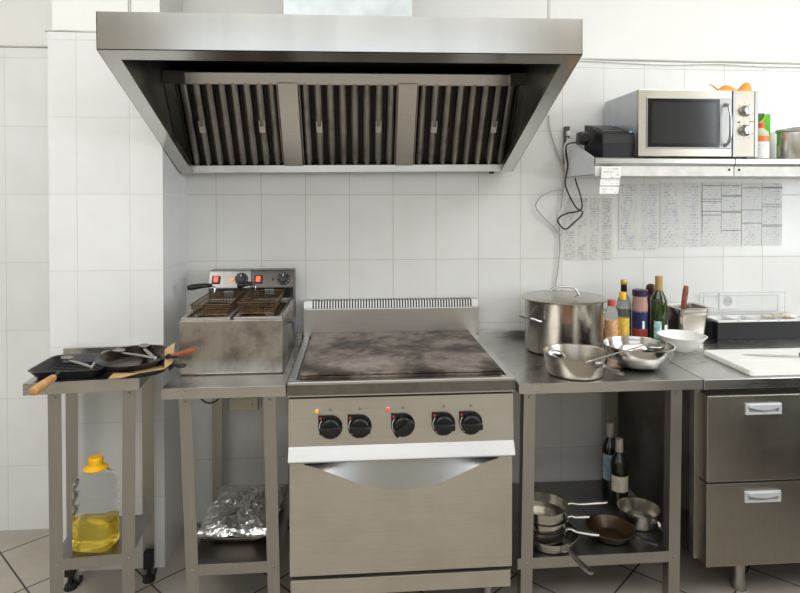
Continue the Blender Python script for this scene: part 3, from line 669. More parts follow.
PHM = steel('pan_handle_steel', (0.40, 0.385, 0.36), 0.32, (20, 20, 20), bmp=0)
def pan(name, label, cat, loc, rz, r_top, r_bot, h, hlen, hang=0.10, wall=0.0025, mat=POT, imat=POTI, hmat=None, hr=0.0105, hflat=0.6, group=None, tilt=(0, 0), loop=True, hw=1.0, hz=0.75):
    t_ = thing(name, label, cat, loc, group=group, rot=(tilt[0], tilt[1], rz))
    bm = NB(); k = 0.012
    bm_lathe(bm, [(0, 0), (r_bot - k, 0), (r_bot - 0.003, 0.003), (r_bot + 0.002, k), (r_top - 0.002, h - 0.003), (r_top + 0.003, h), (r_top + 0.003, h + 0.0015), (r_top - wall, h + 0.0005)], 56)
    finish('pan_body', bm, mat, t_, smooth=True)
    bm = NB(); bm_lathe(bm, [(r_top - wall, h + 0.0005), (r_bot - wall, k), (r_bot - k - wall, wall), (0, wall)], 56)
    finish('inside', bm, imat, t_, smooth=True)
    rr = r_bot + (r_top - r_bot) * hz; z = h * hz
    bm = NB()
    bm_tube(bm, [(rr - 0.002, 0, z), (rr + 0.02, 0, z + 0.006), (rr + hlen * 0.35, 0, z + hang * hlen * 0.5), (rr + hlen * 0.8, 0, z + hang * hlen), (rr + hlen, 0, z + hang * hlen * 0.9)], [hr * 0.9 * hw, hr * 0.75 * hw, hr * 0.9 * hw, hr * 1.25 * hw, hr * 0.8 * hw], 12, 5, hflat)
    bm_box(bm, rr - 0.004, rr + 0.003, -0.018, 0.018, z - 0.010, z + 0.010, 0.002)
    for yy in (-0.011, 0.011): bm_lathe(bm, [(0.004, 0.0), (0.003, 0.004), (0, 0.005)], 8, (rr + 0.002, yy, z), 'x')
    hd = finish('handle', bm, hmat or PHM, t_, smooth=True)
    if loop:
        finish('hanging_hole', bm_lathe(NB(), [(0, 0.0), (hr * 0.55, 0.0), (hr * 0.55, 0.0008), (0, 0.0008)], 14, (rr + hlen * 0.92, 0, z + hang * hlen * 0.93 + hr * hflat * 0.9)), HOLE, hd)
    return t_
sa = pan('saute_pan', 'small steel saute pan with sauce and spoon in front of the stock pot', 'pan', (0.637, -0.607, TZ), math.radians(-66), 0.118, 0.104, 0.078, 0.105, -0.05, hz=0.72, hr=0.011)
finish('sauce_residue', bm_lathe(NB(), [(0, 0.012), (0.07, 0.0115), (0.098, 0.0105)], 40), plain('orange_sauce', (0.42, 0.17, 0.06), 0.3, var=0.4, scale=30), sa)
def spoon(name, label, loc, rot, L, bowl_r, hr=0.004, cup=0.5, mat=CHR, cat='spoon'):
    t_ = thing(name, label, cat, loc, rot=rot)
    bm = NB()
    prof = [(0.0, -bowl_r * cup)] + [(bowl_r * math.sin(a), -bowl_r * cup * math.cos(a)) for a in [k * PI / 2 / 7 for k in range(1, 8)]] + [(bowl_r * 0.96, 0.0012)] + [(bowl_r * 0.95 * math.sin(a), -bowl_r * cup * 0.94 * math.cos(a) + 0.0012) for a in [k * PI / 2 / 7 for k in range(6, 0, -1)]] + [(0.0, -bowl_r * cup * 0.94 + 0.0012)]
    bm_lathe(bm, prof, 28, sx=1.25)
    finish('bowl', bm, mat, t_, smooth='all')
    finish('handle', bm_tube(NB(), [(bowl_r * 1.18, 0, 0.0), (bowl_r * 1.6, 0, 0.006), (L * 0.5, 0, 0.008), (L, 0, 0.010)], [hr * 1.3, hr, hr, hr * 1.8], 10, 4, 0.5), mat, t_, smooth='all')
    return t_
spoon('serving_spoon', 'steel serving spoon leaning inside the small saute pan', (0.583, -0.560, TZ + 0.052), (math.radians(25), math.radians(20), math.radians(-62)), 0.125, 0.030)
# mixing bowl
mb = thing('mixing_bowl', 'shiny round-bottomed steel mixing bowl beside the saute pan', 'bowl', (0.905, -0.552, TZ))
prof = [(0.0, 0.0), (0.038, 0.0)] + [(0.038 + 0.090 * math.sin(a), 0.088 * (1 - math.cos(a)) * 1.0) for a in [k * PI / 2 / 10 for k in range(1, 10)]] + [(0.1285, 0.086), (0.1335, 0.087), (0.1335, 0.089), (0.126, 0.089)]
inner = [(max(r - 0.003, 0), z + 0.002) for r, z in reversed(prof[1:-3])] + [(0, 0.002)]
finish('bowl_body', bm_lathe(NB(), prof + inner, 64), steel('polished_bowl_steel', (0.55, 0.54, 0.51), 0.14, (3, 3, 10), 0.1, (0.3, 0.25, 0.2), 8, bmp=0), mb, smooth=True)
# ladle bridging both
ld = thing('ladle', 'long steel ladle laid from the saute pan rim into the mixing bowl', 'ladle', (0, 0, 0))
pA, pB = Vector((0.607, -0.775, TZ + 0.086)), Vector((0.945, -0.575, TZ + 0.096))
finish('handle', bm_tube(NB(), [pA, pA.lerp(pB, 0.5), pB], [0.0055, 0.004, 0.003], 10, 4, 0.5), CHR, ld, smooth='all')
finish('bowl', bm_lathe(NB(), [(0.0, -0.018), (0.016, -0.014), (0.026, -0.003), (0.028, 0.004), (0.026, 0.004), (0.015, -0.011), (0.0, -0.015)], 26, (pB.x + 0.018, pB.y + 0.012, pB.z - 0.016), sx=1.3), CHR, ld, smooth='all')
# white bowl
wbw = thing('white_bowl', 'white melamine salad bowl behind the seam of the two worktops', 'bowl', (1.208, -0.325, TZ))
prof = [(0, 0), (0.040, 0), (0.043, 0.004), (0.056, 0.012), (0.080, 0.038), (0.096, 0.062), (0.100, 0.066), (0.097, 0.067), (0.077, 0.042), (0.054, 0.017), (0.0, 0.010)]
finish('bowl_body', bm_lathe(NB(), prof, 56), WEN, wbw, smooth=True)

# bottles at the back
def bottle(label, loc, prof, mat, cap_prof, cap_mat, liquid=None, labels=(), name='bottle', cat='bottle', group=None, seg=36):
    t_ = thing(name, label, cat, loc, group=group)
    finish('bottle_body', bm_lathe(NB(), prof, seg, cap0=False), mat, t_, smooth=True)
    finish('cap', bm_lathe(NB(), cap_prof, 28, cap1=False), cap_mat, t_, smooth=True)
    if liquid: finish('contents', bm_lathe(NB(), liquid[0], seg), liquid[1], t_, smooth=True)
    for (r, z0, z1, a0, a1, m_) in labels:
        bm = NB(); n_ = 14; ra = [[], []]
        for k in range(n_ + 1):
            a = math.radians(a0 + (a1 - a0) * k / n_)
            for j, z in enumerate((z0, z1)): ra[j].append(bm.verts.new((r * math.cos(a), r * math.sin(a), z)))
        for k in range(n_): bm.faces.new((ra[0][k], ra[0][k + 1], ra[1][k + 1], ra[1][k]))
        finish('paper_label', bm, m_, t_, smooth='all')
    return t_
def capp(r, z0, z1): return [(r * 0.98, z0), (r, z0 + 0.001), (r, z1 - 0.002), (r * 0.9, z1), (0, z1)]
WINE = plain('dark_green_glass', (0.03, 0.055, 0.008), 0.05, var=0.3, coat=0.5, trans=0.35)
WINED = plain('black_green_glass', (0.012, 0.02, 0.010), 0.06, var=0.05, coat=0.5)
LABW = plain('white_paper_label', (0.80, 0.80, 0.76), 0.5)
def wine_prof(s=1.0, h=0.30): return [(0, 0), (0.034 * s, 0), (0.037 * s, 0.004), (0.0375 * s, 0.19 * h / 0.3), (0.034 * s, 0.205 * h / 0.3), (0.018 * s, 0.235 * h / 0.3), (0.0145 * s, 0.25 * h / 0.3), (0.0138 * s, h), (0, h)]
GOLDW = plain('pale_gold_foil', (0.50, 0.34, 0.14), 0.4, 0.4)
bottle('open green wine bottle with gold foil neck behind the white bowl', (1.172, -0.20, TZ), wine_prof(0.93, 0.298), WINE, capp(0.0165, 0.238, 0.301), GOLDW,
       labels=[(0.0358, 0.02, 0.105, 210, 262, plain('teal_label', (0.35, 0.62, 0.62), 0.5, var=0.5, scale=90)), (0.0358, 0.03, 0.088, 285, 335, LABW)])
bottle('squeeze jar with dark purple cap and blue label holding red sauce', (1.090, -0.19, TZ), [(0, 0), (0.030, 0), (0.033, 0.004), (0.033, 0.12), (0.034, 0.17), (0.031, 0.19), (0.031, 0.215), (0, 0.215)], plain('pink_sauce_plastic', (0.42, 0.25, 0.22), 0.25, var=0.1), capp(0.033, 0.212, 0.240), plain('purple_black_plastic', (0.035, 0.02, 0.06), 0.3),
       labels=[(0.0336, 0.068, 0.150, 175, 365, plain('navy_label', (0.015, 0.018, 0.09), 0.4)), (0.0339, 0.07, 0.105, 262, 280, LABW), (0.0337, 0.004, 0.066, 175, 365, plain('red_sauce', (0.30, 0.035, 0.02), 0.3))], name='sauce_jar', cat='jar')
bottle('slim clear bottle with black and gold top and black label', (1.046, -0.125, TZ), [(0, 0), (0.028, 0), (0.031, 0.004), (0.031, 0.17), (0.026, 0.19), (0.0125, 0.215), (0.012, 0.25), (0, 0.25)], plain('cloudy_glass', (0.60, 0.68, 0.66), 0.08, trans=0.7, coat=0.3), [(0.0125, 0.222), (0.0135, 0.224), (0.0135, 0.255), (0.0135, 0.256), (0, 0.256)], BLK,
       labels=[(0.0315, 0.01, 0.145, 200, 370, BLK)])
g = bpy.data.objects['bottle.001']
finish('gold_band', bm_lathe(NB(), [(0.014, 0.254), (0.0148, 0.256), (0.0148, 0.272), (0.013, 0.275), (0, 0.275)], 22), plain('gold_cap', (0.55, 0.38, 0.12), 0.3, 0.7), g, smooth=True)
PINK = plain('pickled_orange', (0.95, 0.42, 0.20), 0.3, var=0.35, scale=60)
YEL = plain('yellow_orange_oil', (1.0, 0.55, 0.04), 0.25, var=0.3, scale=60)
CLR = plain('pale_clear_plastic', (0.94, 0.97, 0.96), 0.08, trans=0.95, var=0.0, ior=1.12)
bottle('clear bottle with yellow cap and orange chilli oil', (1.003, -0.205, TZ), [(0, 0), (0.027, 0), (0.030, 0.005), (0.030, 0.15), (0.028, 0.17), (0.014, 0.19), (0.012, 0.215), (0, 0.215)], CLR, capp(0.015, 0.20, 0.232), plain('yellow_cap', (0.85, 0.48, 0.02), 0.35),
       liquid=([(0, 0.002), (0.0285, 0.002), (0.0285, 0.118), (0, 0.118)], YEL))
bottle('clear bottle with red cap and pinkish contents beside the stock pot', (0.945, -0.222, TZ), [(0, 0), (0.026, 0), (0.029, 0.005), (0.029, 0.13), (0.026, 0.155), (0.016, 0.17), (0.014, 0.185), (0, 0.185)], CLR, capp(0.0175, 0.175, 0.202), plain('faded_red_cap', (0.55, 0.10, 0.08), 0.4),
       liquid=([(0, 0.002), (0.0275, 0.002), (0.0275, 0.114), (0, 0.114)], PINK))
pm = thing('pepper_mill', 'dark brown wooden pepper mill behind the green wine bottle', 'pepper mill', (1.20, -0.075, TZ))
DKW = plain('dark_stained_wood', (0.05, 0.018, 0.012), 0.3)
finish('mill_body', bm_lathe(NB(), [(0, 0), (0.030, 0), (0.030, 0.02), (0.022, 0.08), (0.020, 0.13), (0.026, 0.17), (0.022, 0.19), (0.014, 0.20), (0, 0.20)], 28), DKW, pm, smooth=True)
finish('mill_head', bm_lathe(NB(), [(0.014, 0.20), (0.020, 0.205), (0.024, 0.222), (0.020, 0.240), (0.010, 0.247), (0, 0.248)], 28), DKW, pm, smooth=True)

# gastronorm pan with wooden-handled tool
gn = thing('gastronorm_pan', 'small deep steel gastronorm pan beside the black condiment holder', 'food pan', (1.330, -0.150, TZ), math.radians(3))
bm = NB()
def rrect(w_, d_, r, z, n_=5):
    out = []
    for cx, cy, a0 in ((w_ - r, d_ - r, 0), (-w_ + r, d_ - r, 90), (-w_ + r, -d_ + r, 180), (w_ - r, -d_ + r, 270)):
        for k in range(n_ + 1):
            a = math.radians(a0 + 90 * k / n_); out.append((cx + r * math.cos(a), cy + r * math.sin(a), z))
    return out
def loft(bm, loops, capb=False):
    R0 = [[bm.verts.new(p) for p in L] for L in loops]
    for a, b in zip(R0, R0[1:]):
        for i in range(len(a)): bm.faces.new((a[i], a[(i + 1) % len(a)], b[(i + 1) % len(a)], b[i]))
    if capb: bm.faces.new(list(reversed(R0[0])))
    return R0
R0 = loft(bm, [rrect(0.054, 0.048, 0.015, 0.0), rrect(0.058, 0.052, 0.016, 0.004), rrect(0.068, 0.062, 0.018, 0.120), rrect(0.071, 0.065, 0.018, 0.124), rrect(0.071, 0.065, 0.018, 0.152), rrect(0.086, 0.080, 0.008, 0.155), rrect(0.086, 0.080, 0.008, 0.157), rrect(0.069, 0.063, 0.018, 0.156), rrect(0.066, 0.060, 0.018, 0.120), rrect(0.054, 0.050, 0.015, 0.006)], True)
bm.faces.new(R0[-1])
finish('pan_body', bm, POT, gn, smooth=True)
sc = thing('spatula', 'riveted red-brown wooden handle of a tool standing in the gastronorm pan', 'spatula', (1.312, -0.165, TZ + 0.01))
bm = NB(); bm_tube(bm, [(0.0, 0.01, 0.135), (0.004, 0.012, 0.16), (0.013, 0.015, 0.215), (0.017, 0.016, 0.238)], [0.010, 0.0125, 0.0135, 0.010], 12, 4, 0.7)
h = finish('handle', bm, WOODR, sc, smooth='all')
bm = NB()
for q in ((0.003, -0.001, 0.165), (0.010, 0.002, 0.20)): bm_lathe(bm, [(0.003, 0), (0.003, -0.003), (0, -0.003)], 10, q, 'y')
finish('rivet', bm, CHR, h)
bm = NB(); bm_prism(bm, [(-0.018, 0.004), (-0.006, 0.14), (0.008, 0.14), (0.014, 0.004)], 0.009, 0.011, 'y'); finish('blade', bm, CHR, sc)

# condiment holder
ch = thing('condiment_holder', 'long black condiment holder with white tubs and raised clear lid', 'condiment holder', (1.475, -0.158, TZ))
bm = NB(); bm_box(bm, 0.0, 0.50, 0.0, 0.004, 0, 0.078, 0.001); bm_box(bm, 0.0, 0.5, 0.126, 0.13, 0, 0.078, 0.001); bm_box(bm, 0, 0.004, 0.004, 0.126, 0, 0.078, 0); bm_box(bm, 0.496, 0.5, 0.004, 0.126, 0, 0.078, 0); bm_box(bm, 0.004, 0.496, 0.004, 0.126, 0, 0.004, 0)
bm_box(bm, -0.018, 0.0, 0.035, 0.125, 0, 0.078, 0.002)
finish('tray', bm, plain('matte_black_plastic', (0.009, 0.009, 0.010), 0.55, var=0.2, scale=60), ch)
for k in range(5):
    x0 = 0.006 + k * 0.098; bm = NB()
    bm_box(bm, x0, x0 + 0.095, 0.006, 0.012, 0.02, 0.086, 0.002); bm_box(bm, x0, x0 + 0.095, 0.118, 0.124, 0.02, 0.086, 0.002)
    bm_box(bm, x0, x0 + 0.005, 0.012, 0.118, 0.02, 0.086, 0.002); bm_box(bm, x0 + 0.090, x0 + 0.095, 0.012, 0.118, 0.02, 0.086, 0.002); bm_box(bm, x0 + 0.005, x0 + 0.09, 0.012, 0.118, 0.02, 0.06 if k < 3 else 0.072)
    finish('tub', bm, WPL, ch)
random.seed(4)
CLEAR = plain('clear_acrylic', (0.95, 0.96, 0.97), 0.05, alpha=0.16, var=0.0)
EDGE = plain('acrylic_edge', (0.62, 0.64, 0.65), 0.2, alpha=0.55, var=0.0)
bm = NB(); bm_box(bm, -0.005, 0.425, 0.137, 0.140, 0.085, 0.192); lidm = finish('clear_lid', bm, CLEAR, ch)
bm = NB(); Y0 = 0.136
for q in ([(-0.005, Y0, 0.192), (0.425, Y0, 0.192)], [(0.425, Y0, 0.192), (0.425, Y0, 0.085)], [(-0.005, Y0, 0.192), (-0.005, Y0, 0.085)], [(0.015, Y0, 0.178), (0.39, Y0, 0.178)], [(0.39, Y0, 0.178), (0.39, Y0, 0.100)], [(0.015, Y0, 0.100), (0.39, Y0, 0.100)], [(0.015, Y0, 0.178), (0.015, Y0, 0.100)]):
    bm_tube(bm, q, 0.0013, 6)
finish('lid_edge', bm, EDGE, lidm)
sp2 = thing('salt_packets', 'heap of small packets on the right end of the condiment holder', 'packets', (1.80, -0.10, TZ + 0.088))
bm = NB()
for k in range(9):
    M = Matrix.Translation((0.03 * random.uniform(-2, 2), random.uniform(-0.03, 0.03), 0.004 + 0.003 * (k % 3))) @ Matrix.Rotation(random.uniform(0, 3), 4, 'Z') @ Matrix.Rotation(random.uniform(-0.25, 0.25), 4, 'X')
    bm_box(bm, -0.018, 0.018, -0.012, 0.012, -0.001, 0.002, 0.0, M)
finish('packets', bm, plain('cream_packet', (0.62, 0.54, 0.44), 0.5, var=0.5, scale=40), sp2)
sp2['kind'] = 'stuff'
# socket on the wall
so = thing('wall_socket', 'white single wall socket seen through the clear lid', 'socket', (1.618, 0.0, 0.972))
bm = NB(); bm_box(bm, -0.04, 0.04, -0.009, -0.0005, -0.04, 0.04, 0.003); finish('faceplate', bm, WPL, so)
bm = NB(); bm_lathe(bm, [(0.024, -0.011), (0.021, -0.011), (0.020, -0.0095), (0.0, -0.0095)], 28, axis='y'); finish('socket_well', bm, plain('socket_grey', (0.45, 0.45, 0.43), 0.4), so, smooth=True)
bm = NB()
for x in (-0.0095, 0.0095): bm_lathe(bm, [(0.003, -0.010), (0.0, -0.0101)], 10, (x, 0, 0), 'y')
finish('pin_hole', bm, HOLE, so)

# cutting board and knife
cbd = thing('cutting_board', 'thick white plastic cutting board on the right-hand counter', 'cutting board', (0, 0, TZ))
bm = NB(); bm_prism(bm, [(1.256, -0.695), (1.266, -0.702), (1.78, -0.702), (1.78, -0.400), (1.266, -0.400), (1.256, -0.407)], 0.0, 0.02, 'z', 0.003)
m_, n_, l_, b_ = nodes('scratched_board'); f_ = noise(n_, l_, 5, 6, (1, 5, 1)); l_.new(ramp(n_, l_, f_, [(0.35, (0.80, 0.80, 0.74)), (0.6, (0.86, 0.86, 0.83))]), b_.inputs['Base Color']); b_.inputs['Roughness'].default_value = 0.4
bo = finish('board', bm, m_, cbd)
kf = thing('kitchen_knife', 'kitchen knife with grey handle lying on the cutting board', 'knife', (1.50, -0.520, TZ + 0.0215), math.radians(-10))
bm = NB(); bm_prism(bm, [(-0.14, 0.008), (-0.10, -0.008), (-0.02, -0.014), (0.08, -0.014), (0.08, 0.010), (-0.06, 0.011)], 0.0, 0.0018, 'z'); finish('blade', bm, CHR, kf)
bm = NB(); bm_tube(bm, [(0.078, -0.002, 0.007), (0.10, -0.002, 0.010), (0.16, -0.003, 0.010), (0.20, -0.006, 0.009)], [0.010, 0.013, 0.012, 0.013], 12, 4, 0.7); finish('handle', bm, plain('grey_knife_handle', (0.12, 0.13, 0.15), 0.4), kf, smooth='all')

# ================================================================ WALL SHELF AND WHAT STANDS ON IT
SHZ, SHY = 1.637, -0.362
SHM = steel('shelf_steel', (0.50, 0.50, 0.48), 0.32, (1, 50, 50))
WST = plain('whitish_shelf_edge', (0.66, 0.66, 0.63), 0.5, var=0.12, scale=25)
def shelf(x0, x1, label, bracket):
    t_ = thing('wall_shelf', label, 'shelf', (0, 0, 0), group='wall shelves')
    bm = NB(); bm_box(bm, x0, x1, SHY + 0.004, -0.0005, SHZ - 0.003, SHZ); bm_prism(bm, [(SHY + 0.004, SHZ), (SHY, SHZ - 0.004), (SHY, SHZ - 0.022), (SHY + 0.008, SHZ - 0.033), (SHY + 0.010, SHZ - 0.033), (SHY + 0.004, SHZ - 0.02)], x0, x1, 'x')
    finish('shelf_plate', bm, SHM, t_)
    bm = NB(); bm_box(bm, x0, x1, SHY + 0.008, SHY + 0.012, SHZ - 0.075, SHZ - 0.034, 0.0005); bm_box(bm, x0, x1, SHY + 0.012, -0.0005, SHZ - 0.074, SHZ - 0.070)
    fb = finish('fascia_rail', bm, WST, t_)
    bm = NB()
    for x in ((x1 - 0.02,) if bracket else (x0 + 0.02,)): bm_lathe(bm, [(0.005, 0), (0.005, -0.002), (0, -0.003)], 10, (x, SHY + 0.008, SHZ - 0.048), 'y')
    finish('screw', bm, HOLE, fb)
    if bracket:
        bm = NB(); bm_prism(bm, [(-0.001, 1.765), (-0.001, SHZ - 0.068), (SHY + 0.015, SHZ - 0.068), (SHY + 0.01, SHZ + 0.001)], x0 - 0.0035, x0 - 0.0005, 'x')
        finish('side_bracket', bm, plain('bluish_grey_paint', (0.85, 0.88, 0.92), 0.4), t_)
    return t_
shelf(0.812, 1.415, 'steel wall shelf carrying the microwave and printer', True)
shelf(1.419, 2.2, 'steel wall shelf carrying the bottle, carton and metal canister', False)

mw = thing('microwave', 'stainless steel microwave oven with two round knobs on the shelf', 'microwave', (0.993, -0.350, SHZ + 0.0006))
MW, MH, MD = 0.522, 0.283, 0.325
MWS = steel('microwave_steel', (0.45, 0.42, 0.36), 0.3, (1, 50, 50))
MWC = plain('microwave_casing', (0.52, 0.54, 0.57), 0.35, 0.35)
box_obj('casing', MWC, mw, 0.002, MW - 0.002, 0.006, MD, 0.006, MH, 0.004)
SILV = plain('silver_plastic', (0.38, 0.38, 0.38), 0.3, 0.3)
dw = 0.407
bm = NB(); bm_box(bm, 0, dw, -0.014, 0.006, 0.004, MH, 0.004); dr = finish('door', bm, MWS, mw)
bm = NB(); bm_box(bm, 0.034, dw - 0.003, -0.018, -0.012, 0.038, MH - 0.032, 0.003); wf = finish('window_frame', bm, SILV, dr)
m_, n_, l_, b_ = nodes('microwave_window')
vor = n_.new('ShaderNodeTexVoronoi'); vor.inputs['Scale'].default_value = 260; l_.new(ramp(n_, l_, vor.outputs['Distance'], [(0.25, (0.05, 0.055, 0.06)), (0.5, (0.012, 0.012, 0.013))]), b_.inputs['Base Color']); b_.inputs['Roughness'].default_value = 0.12
finish('window', bm_box(NB(), 0.038, 0.350, -0.0195, -0.0175, 0.044, MH - 0.038, 0.0008), BLKG, wf)
finish('mesh_screen', bm_box(NB(), 0.056, 0.334, -0.0202, -0.0193, 0.060, MH - 0.054, 0.0), m_, wf)
bm = NB(); bm_tube(bm, [(0.374, -0.016, MH - 0.062), (0.374, -0.038, MH - 0.066), (0.376, -0.050, MH - 0.10), (0.376, -0.053, MH / 2), (0.376, -0.050, 0.088), (0.374, -0.038, 0.058), (0.374, -0.016, 0.054)], 0.0058, 12, 5)
for z in (MH - 0.062, 0.054): bm_lathe(bm, [(0.009, -0.014), (0.009, -0.022), (0.006, -0.026)], 16, (0.374, 0, z), 'y')
finish('door_handle', bm, CHR, dr, smooth='all')
bm = NB(); bm_box(bm, dw + 0.002, MW, -0.014, 0.006, 0.004, MH, 0.004); pn = finish('control_panel', bm, steel('microwave_panel_steel', (0.36, 0.335, 0.285), 0.38, (50, 1, 1)), mw)
for x in (dw + 0.003, MW - 0.016):
    finish('panel_trim', bm_box(NB(), x, x + 0.014, -0.0165, -0.0135, 0.005, MH - 0.001, 0.001), SILV, pn)
for z in (0.198, 0.116):
    bm = NB(); bm_lathe(bm, [(0.024, -0.014), (0.024, -0.018), (0.021, -0.021), (0.019, -0.034), (0.016, -0.037), (0, -0.038)], 30, (dw + 0.058, 0, z), 'y'); bm_box(bm, dw + 0.056, dw + 0.060, -0.0395, -0.036, z - 0.016, z + 0.016, 0.001)
    finish('knob', bm, CHR, pn, smooth=True)
bm = NB(); bm_prism(bm, [(dw + 0.020, 0.150), (dw + 0.034, 0.155), (dw + 0.034, 0.146)], -0.0150, -0.0138, 'y'); bm_box(bm, dw + 0.076, dw + 0.094, -0.0150, -0.0138, 0.152, 0.155)
for z in (0.198, 0.116):
    for k in range(9):
        a = k * 2 * PI / 9 + 0.3; cx, cz = dw + 0.058 + 0.033 * math.cos(a), z + 0.033 * math.sin(a); bm_box(bm, cx - 0.0013, cx + 0.0013, -0.0148, -0.0138, cz - 0.0013, cz + 0.0013)
finish('printed_marks', bm, BLK, pn)
for x in (0.03, MW - 0.03):
    for y in (0.03, MD - 0.04): finish('foot', bm_lathe(NB(), [(0.010, 0.008), (0.010, 0.0)], 14, (x, y, 0), cap1=True), RUB, mw)

# orange cloth on the microwave
cl = NB(); OR = plain('orange_cloth', (0.90, 0.36, 0.05), 0.7)
pts_t = [(0.0, 0.0, 0.0), (0.06, -0.02, 0.012), (0.10, -0.03, 0.02), (0.15, -0.03, 0.004), (0.17, -0.02, 0.0)]
nx, ny = 22, 8; grid = []
for i in range(nx + 1):
    row = []
    for j in range(ny + 1):
        u, v = i / nx, j / ny
        x = u * 0.145; y = (v - 0.5) * 0.09 * (0.6 + 0.4 * math.sin(PI * u))
        z = 0.003 + 0.042 * abs(math.sin(PI * 1.5 * u + 0.3)) ** 1.5 * math.sin(PI * v) ** 0.6 * (0.65 + 0.5 * u)
        row.append(cl.verts.new((x, y, z)))
    grid.append(row)
for i in range(nx):
    for j in range(ny): cl.faces.new((grid[i][j], grid[i + 1][j], grid[i + 1][j + 1], grid[i][j + 1]))
bm_tube(cl, [(0.012, 0, 0.012), (0.0, 0.0, 0.022), (-0.018, 0, 0.034), (-0.032, 0.0, 0.038)], [0.007, 0.004, 0.003, 0.0015], 8, 4)
o = finish('cloth', cl, OR, smooth='all', loc=(1.375, -0.29, SHZ + 0.0006 + MH)); tag(o, 'crumpled orange cloth lying on top of the microwave', 'cloth')

# receipt printer
rpn = thing('receipt_printer', 'black receipt printer on the left end of the wall shelf', 'printer', (0.852, -0.338, SHZ + 0.0006))
bm = NB(); bm_prism(bm, [(0.0, 0.0), (-0.004, 0.06), (0.0, 0.100), (0.008, 0.107), (0.20, 0.160), (0.20, 0.0)], 0.0, 0.138, 'x', 0.003); rb = finish('housing', bm, plain('printer_black', (0.008, 0.008, 0.009), 0.42), rpn)
LM = Matrix.Translation((0, 0.008, 0.107)) @ Matrix.Rotation(math.atan2(0.053, 0.192), 4, 'X')
bm = NB(); bm_box(bm, 0.012, 0.126, 0.012, 0.17, -0.001, 0.004, 0.0, LM); finish('lid', bm, plain('printer_lid_grey', (0.05, 0.05, 0.055), 0.2), rb)
bm = NB(); bm_box(bm, 0.018, 0.120, 0.040, 0.150, 0.0035, 0.0055, 0, LM); finish('paper_slot', bm, BLK, rb)
bm = NB(); bm_box(bm, 0.002, 0.136, -0.0048, -0.0020, 0.058, 0.0595); finish('seam', bm, HOLE, rb)
bm = NB(); bm_box(bm, 0.122, 0.134, 0.004, 0.012, -0.001, 0.003, 0, LM); bm_box(bm, 0.112, 0.122, 0.155, 0.165, 0.003, 0.0062, 0, LM); finish('indicator_light', bm, plain('blue_indicator', (0.1, 0.35, 0.8), 0.3, emis=((0.2, 0.5, 1.0), 0.6)), rb)
plg = thing('power_plug', 'bulky black power plug and leads left of the receipt printer', 'plug', (0.822, -0.22, SHZ + 0.09))
bm = NB(); bm_box(bm, -0.03, 0.012, -0.02, 0.03, -0.025, 0.030, 0.008); bm_lathe(bm, [(0.0, -0.045), (0.018, -0.045), (0.022, -0.035), (0.022, -0.02)], 18, (-0.009, 0, 0.005), 'y')
finish('plug_body', bm, BLK, plg, smooth=True)

# receipt hanging from the shelf edge
RC = script_paper('receipt_print', 1, 0.012, (0.12, 0.12, 0.12), 0.56, (0.85, 0.85, 0.83), wdt=0.083, hgt=0.11, grain=220)
bm = NB(); zs = [0.0, -0.02, -0.045, -0.052, -0.075, -0.080, -0.110]; ys = [0, -0.003, -0.006, 0.0, -0.006, -0.001, -0.008]; prev = None
for z, y in zip(zs, ys):
    dx = 0.004 * z / -0.11
    r_ = [bm.verts.new((dx * -3, y, z)), bm.verts.new((0.083 - 3.5 * dx, y, z))]
    if prev: bm.faces.new((prev[0], prev[1], r_[1], r_[0]))
    prev = r_
o = finish('receipt', bm, RC, loc=(0.838, SHY - 0.001, 1.598), smooth=True); tag(o, 'white printed receipt strip hanging from the shelf edge', 'receipt')

# right shelf contents
t_ = thing('sauce_bottle', 'plastic squeeze bottle with red cap and orange and white label', 'bottle', (1.583, -0.28, SHZ + 0.0006))
finish('bottle_body', bm_lathe(NB(), [(0, 0), (0.032, 0), (0.036, 0.005), (0.036, 0.105), (0.033, 0.118), (0.018, 0.132), (0.014, 0.14), (0, 0.14)], 32), plain('greenish_plastic', (0.55, 0.56, 0.40), 0.25, var=0.1), t_, smooth=True)
finish('cap', bm_lathe(NB(), [(0.016, 0.134), (0.0165, 0.136), (0.0155, 0.158), (0.013, 0.160), (0, 0.160)], 24), plain('red_cap', (0.75, 0.08, 0.03), 0.35), t_, smooth=True)
def band(z0, z1, m_, r=0.0365):
    finish('wrap_label', bm_lathe(NB(), [(r - 0.0005, z0), (r, z0 + 0.0005), (r, z1 - 0.0005), (r - 0.0005, z1)], 32), m_, t_, smooth=True)
band(0.076, 0.100, plain('orange_label', (0.85, 0.22, 0.05), 0.4)); band(0.004, 0.0755, script_paper('bottle_label_print', 1, 0.016, (0.5, 0.5, 0.5), 0.5, (0.82, 0.82, 0.80), wdt=0.073, hgt=0.07))
cx_ = thing('carton', 'green and white food carton standing behind the squeeze bottle', 'carton', (1.645, -0.180, SHZ + 0.0006), math.radians(-14))
GR = plain('bright_green_card', (0.12, 0.50, 0.03), 0.4)
box_obj('carton_body', GR, cx_, -0.045, 0.052, 0.0, 0.045, 0, 0.212, 0.001)
bm = NB(); bm_prism(bm, [(-0.044, 0.001), (0.030, 0.001), (0.030, 0.075), (0.0, 0.055), (-0.044, 0.052)], -0.0008, 0.0, 'y'); finish('white_panel', bm, plain('white_card', (0.82, 0.82, 0.78), 0.4), cx_)
bm = NB(); bm_tube(bm, [(-0.044, -0.001, 0.160), (-0.01, -0.001, 0.166), (0.02, -0.001, 0.185), (0.031, -0.001, 0.210)], 0.002, 6, 4); bm_tube(bm, [(-0.044, -0.001, 0.052), (0.0, -0.001, 0.055), (0.030, -0.001, 0.075)], 0.0018, 6, 4); finish('yellow_stripe', bm, plain('yellow_print', (0.85, 0.70, 0.05), 0.4), cx_)
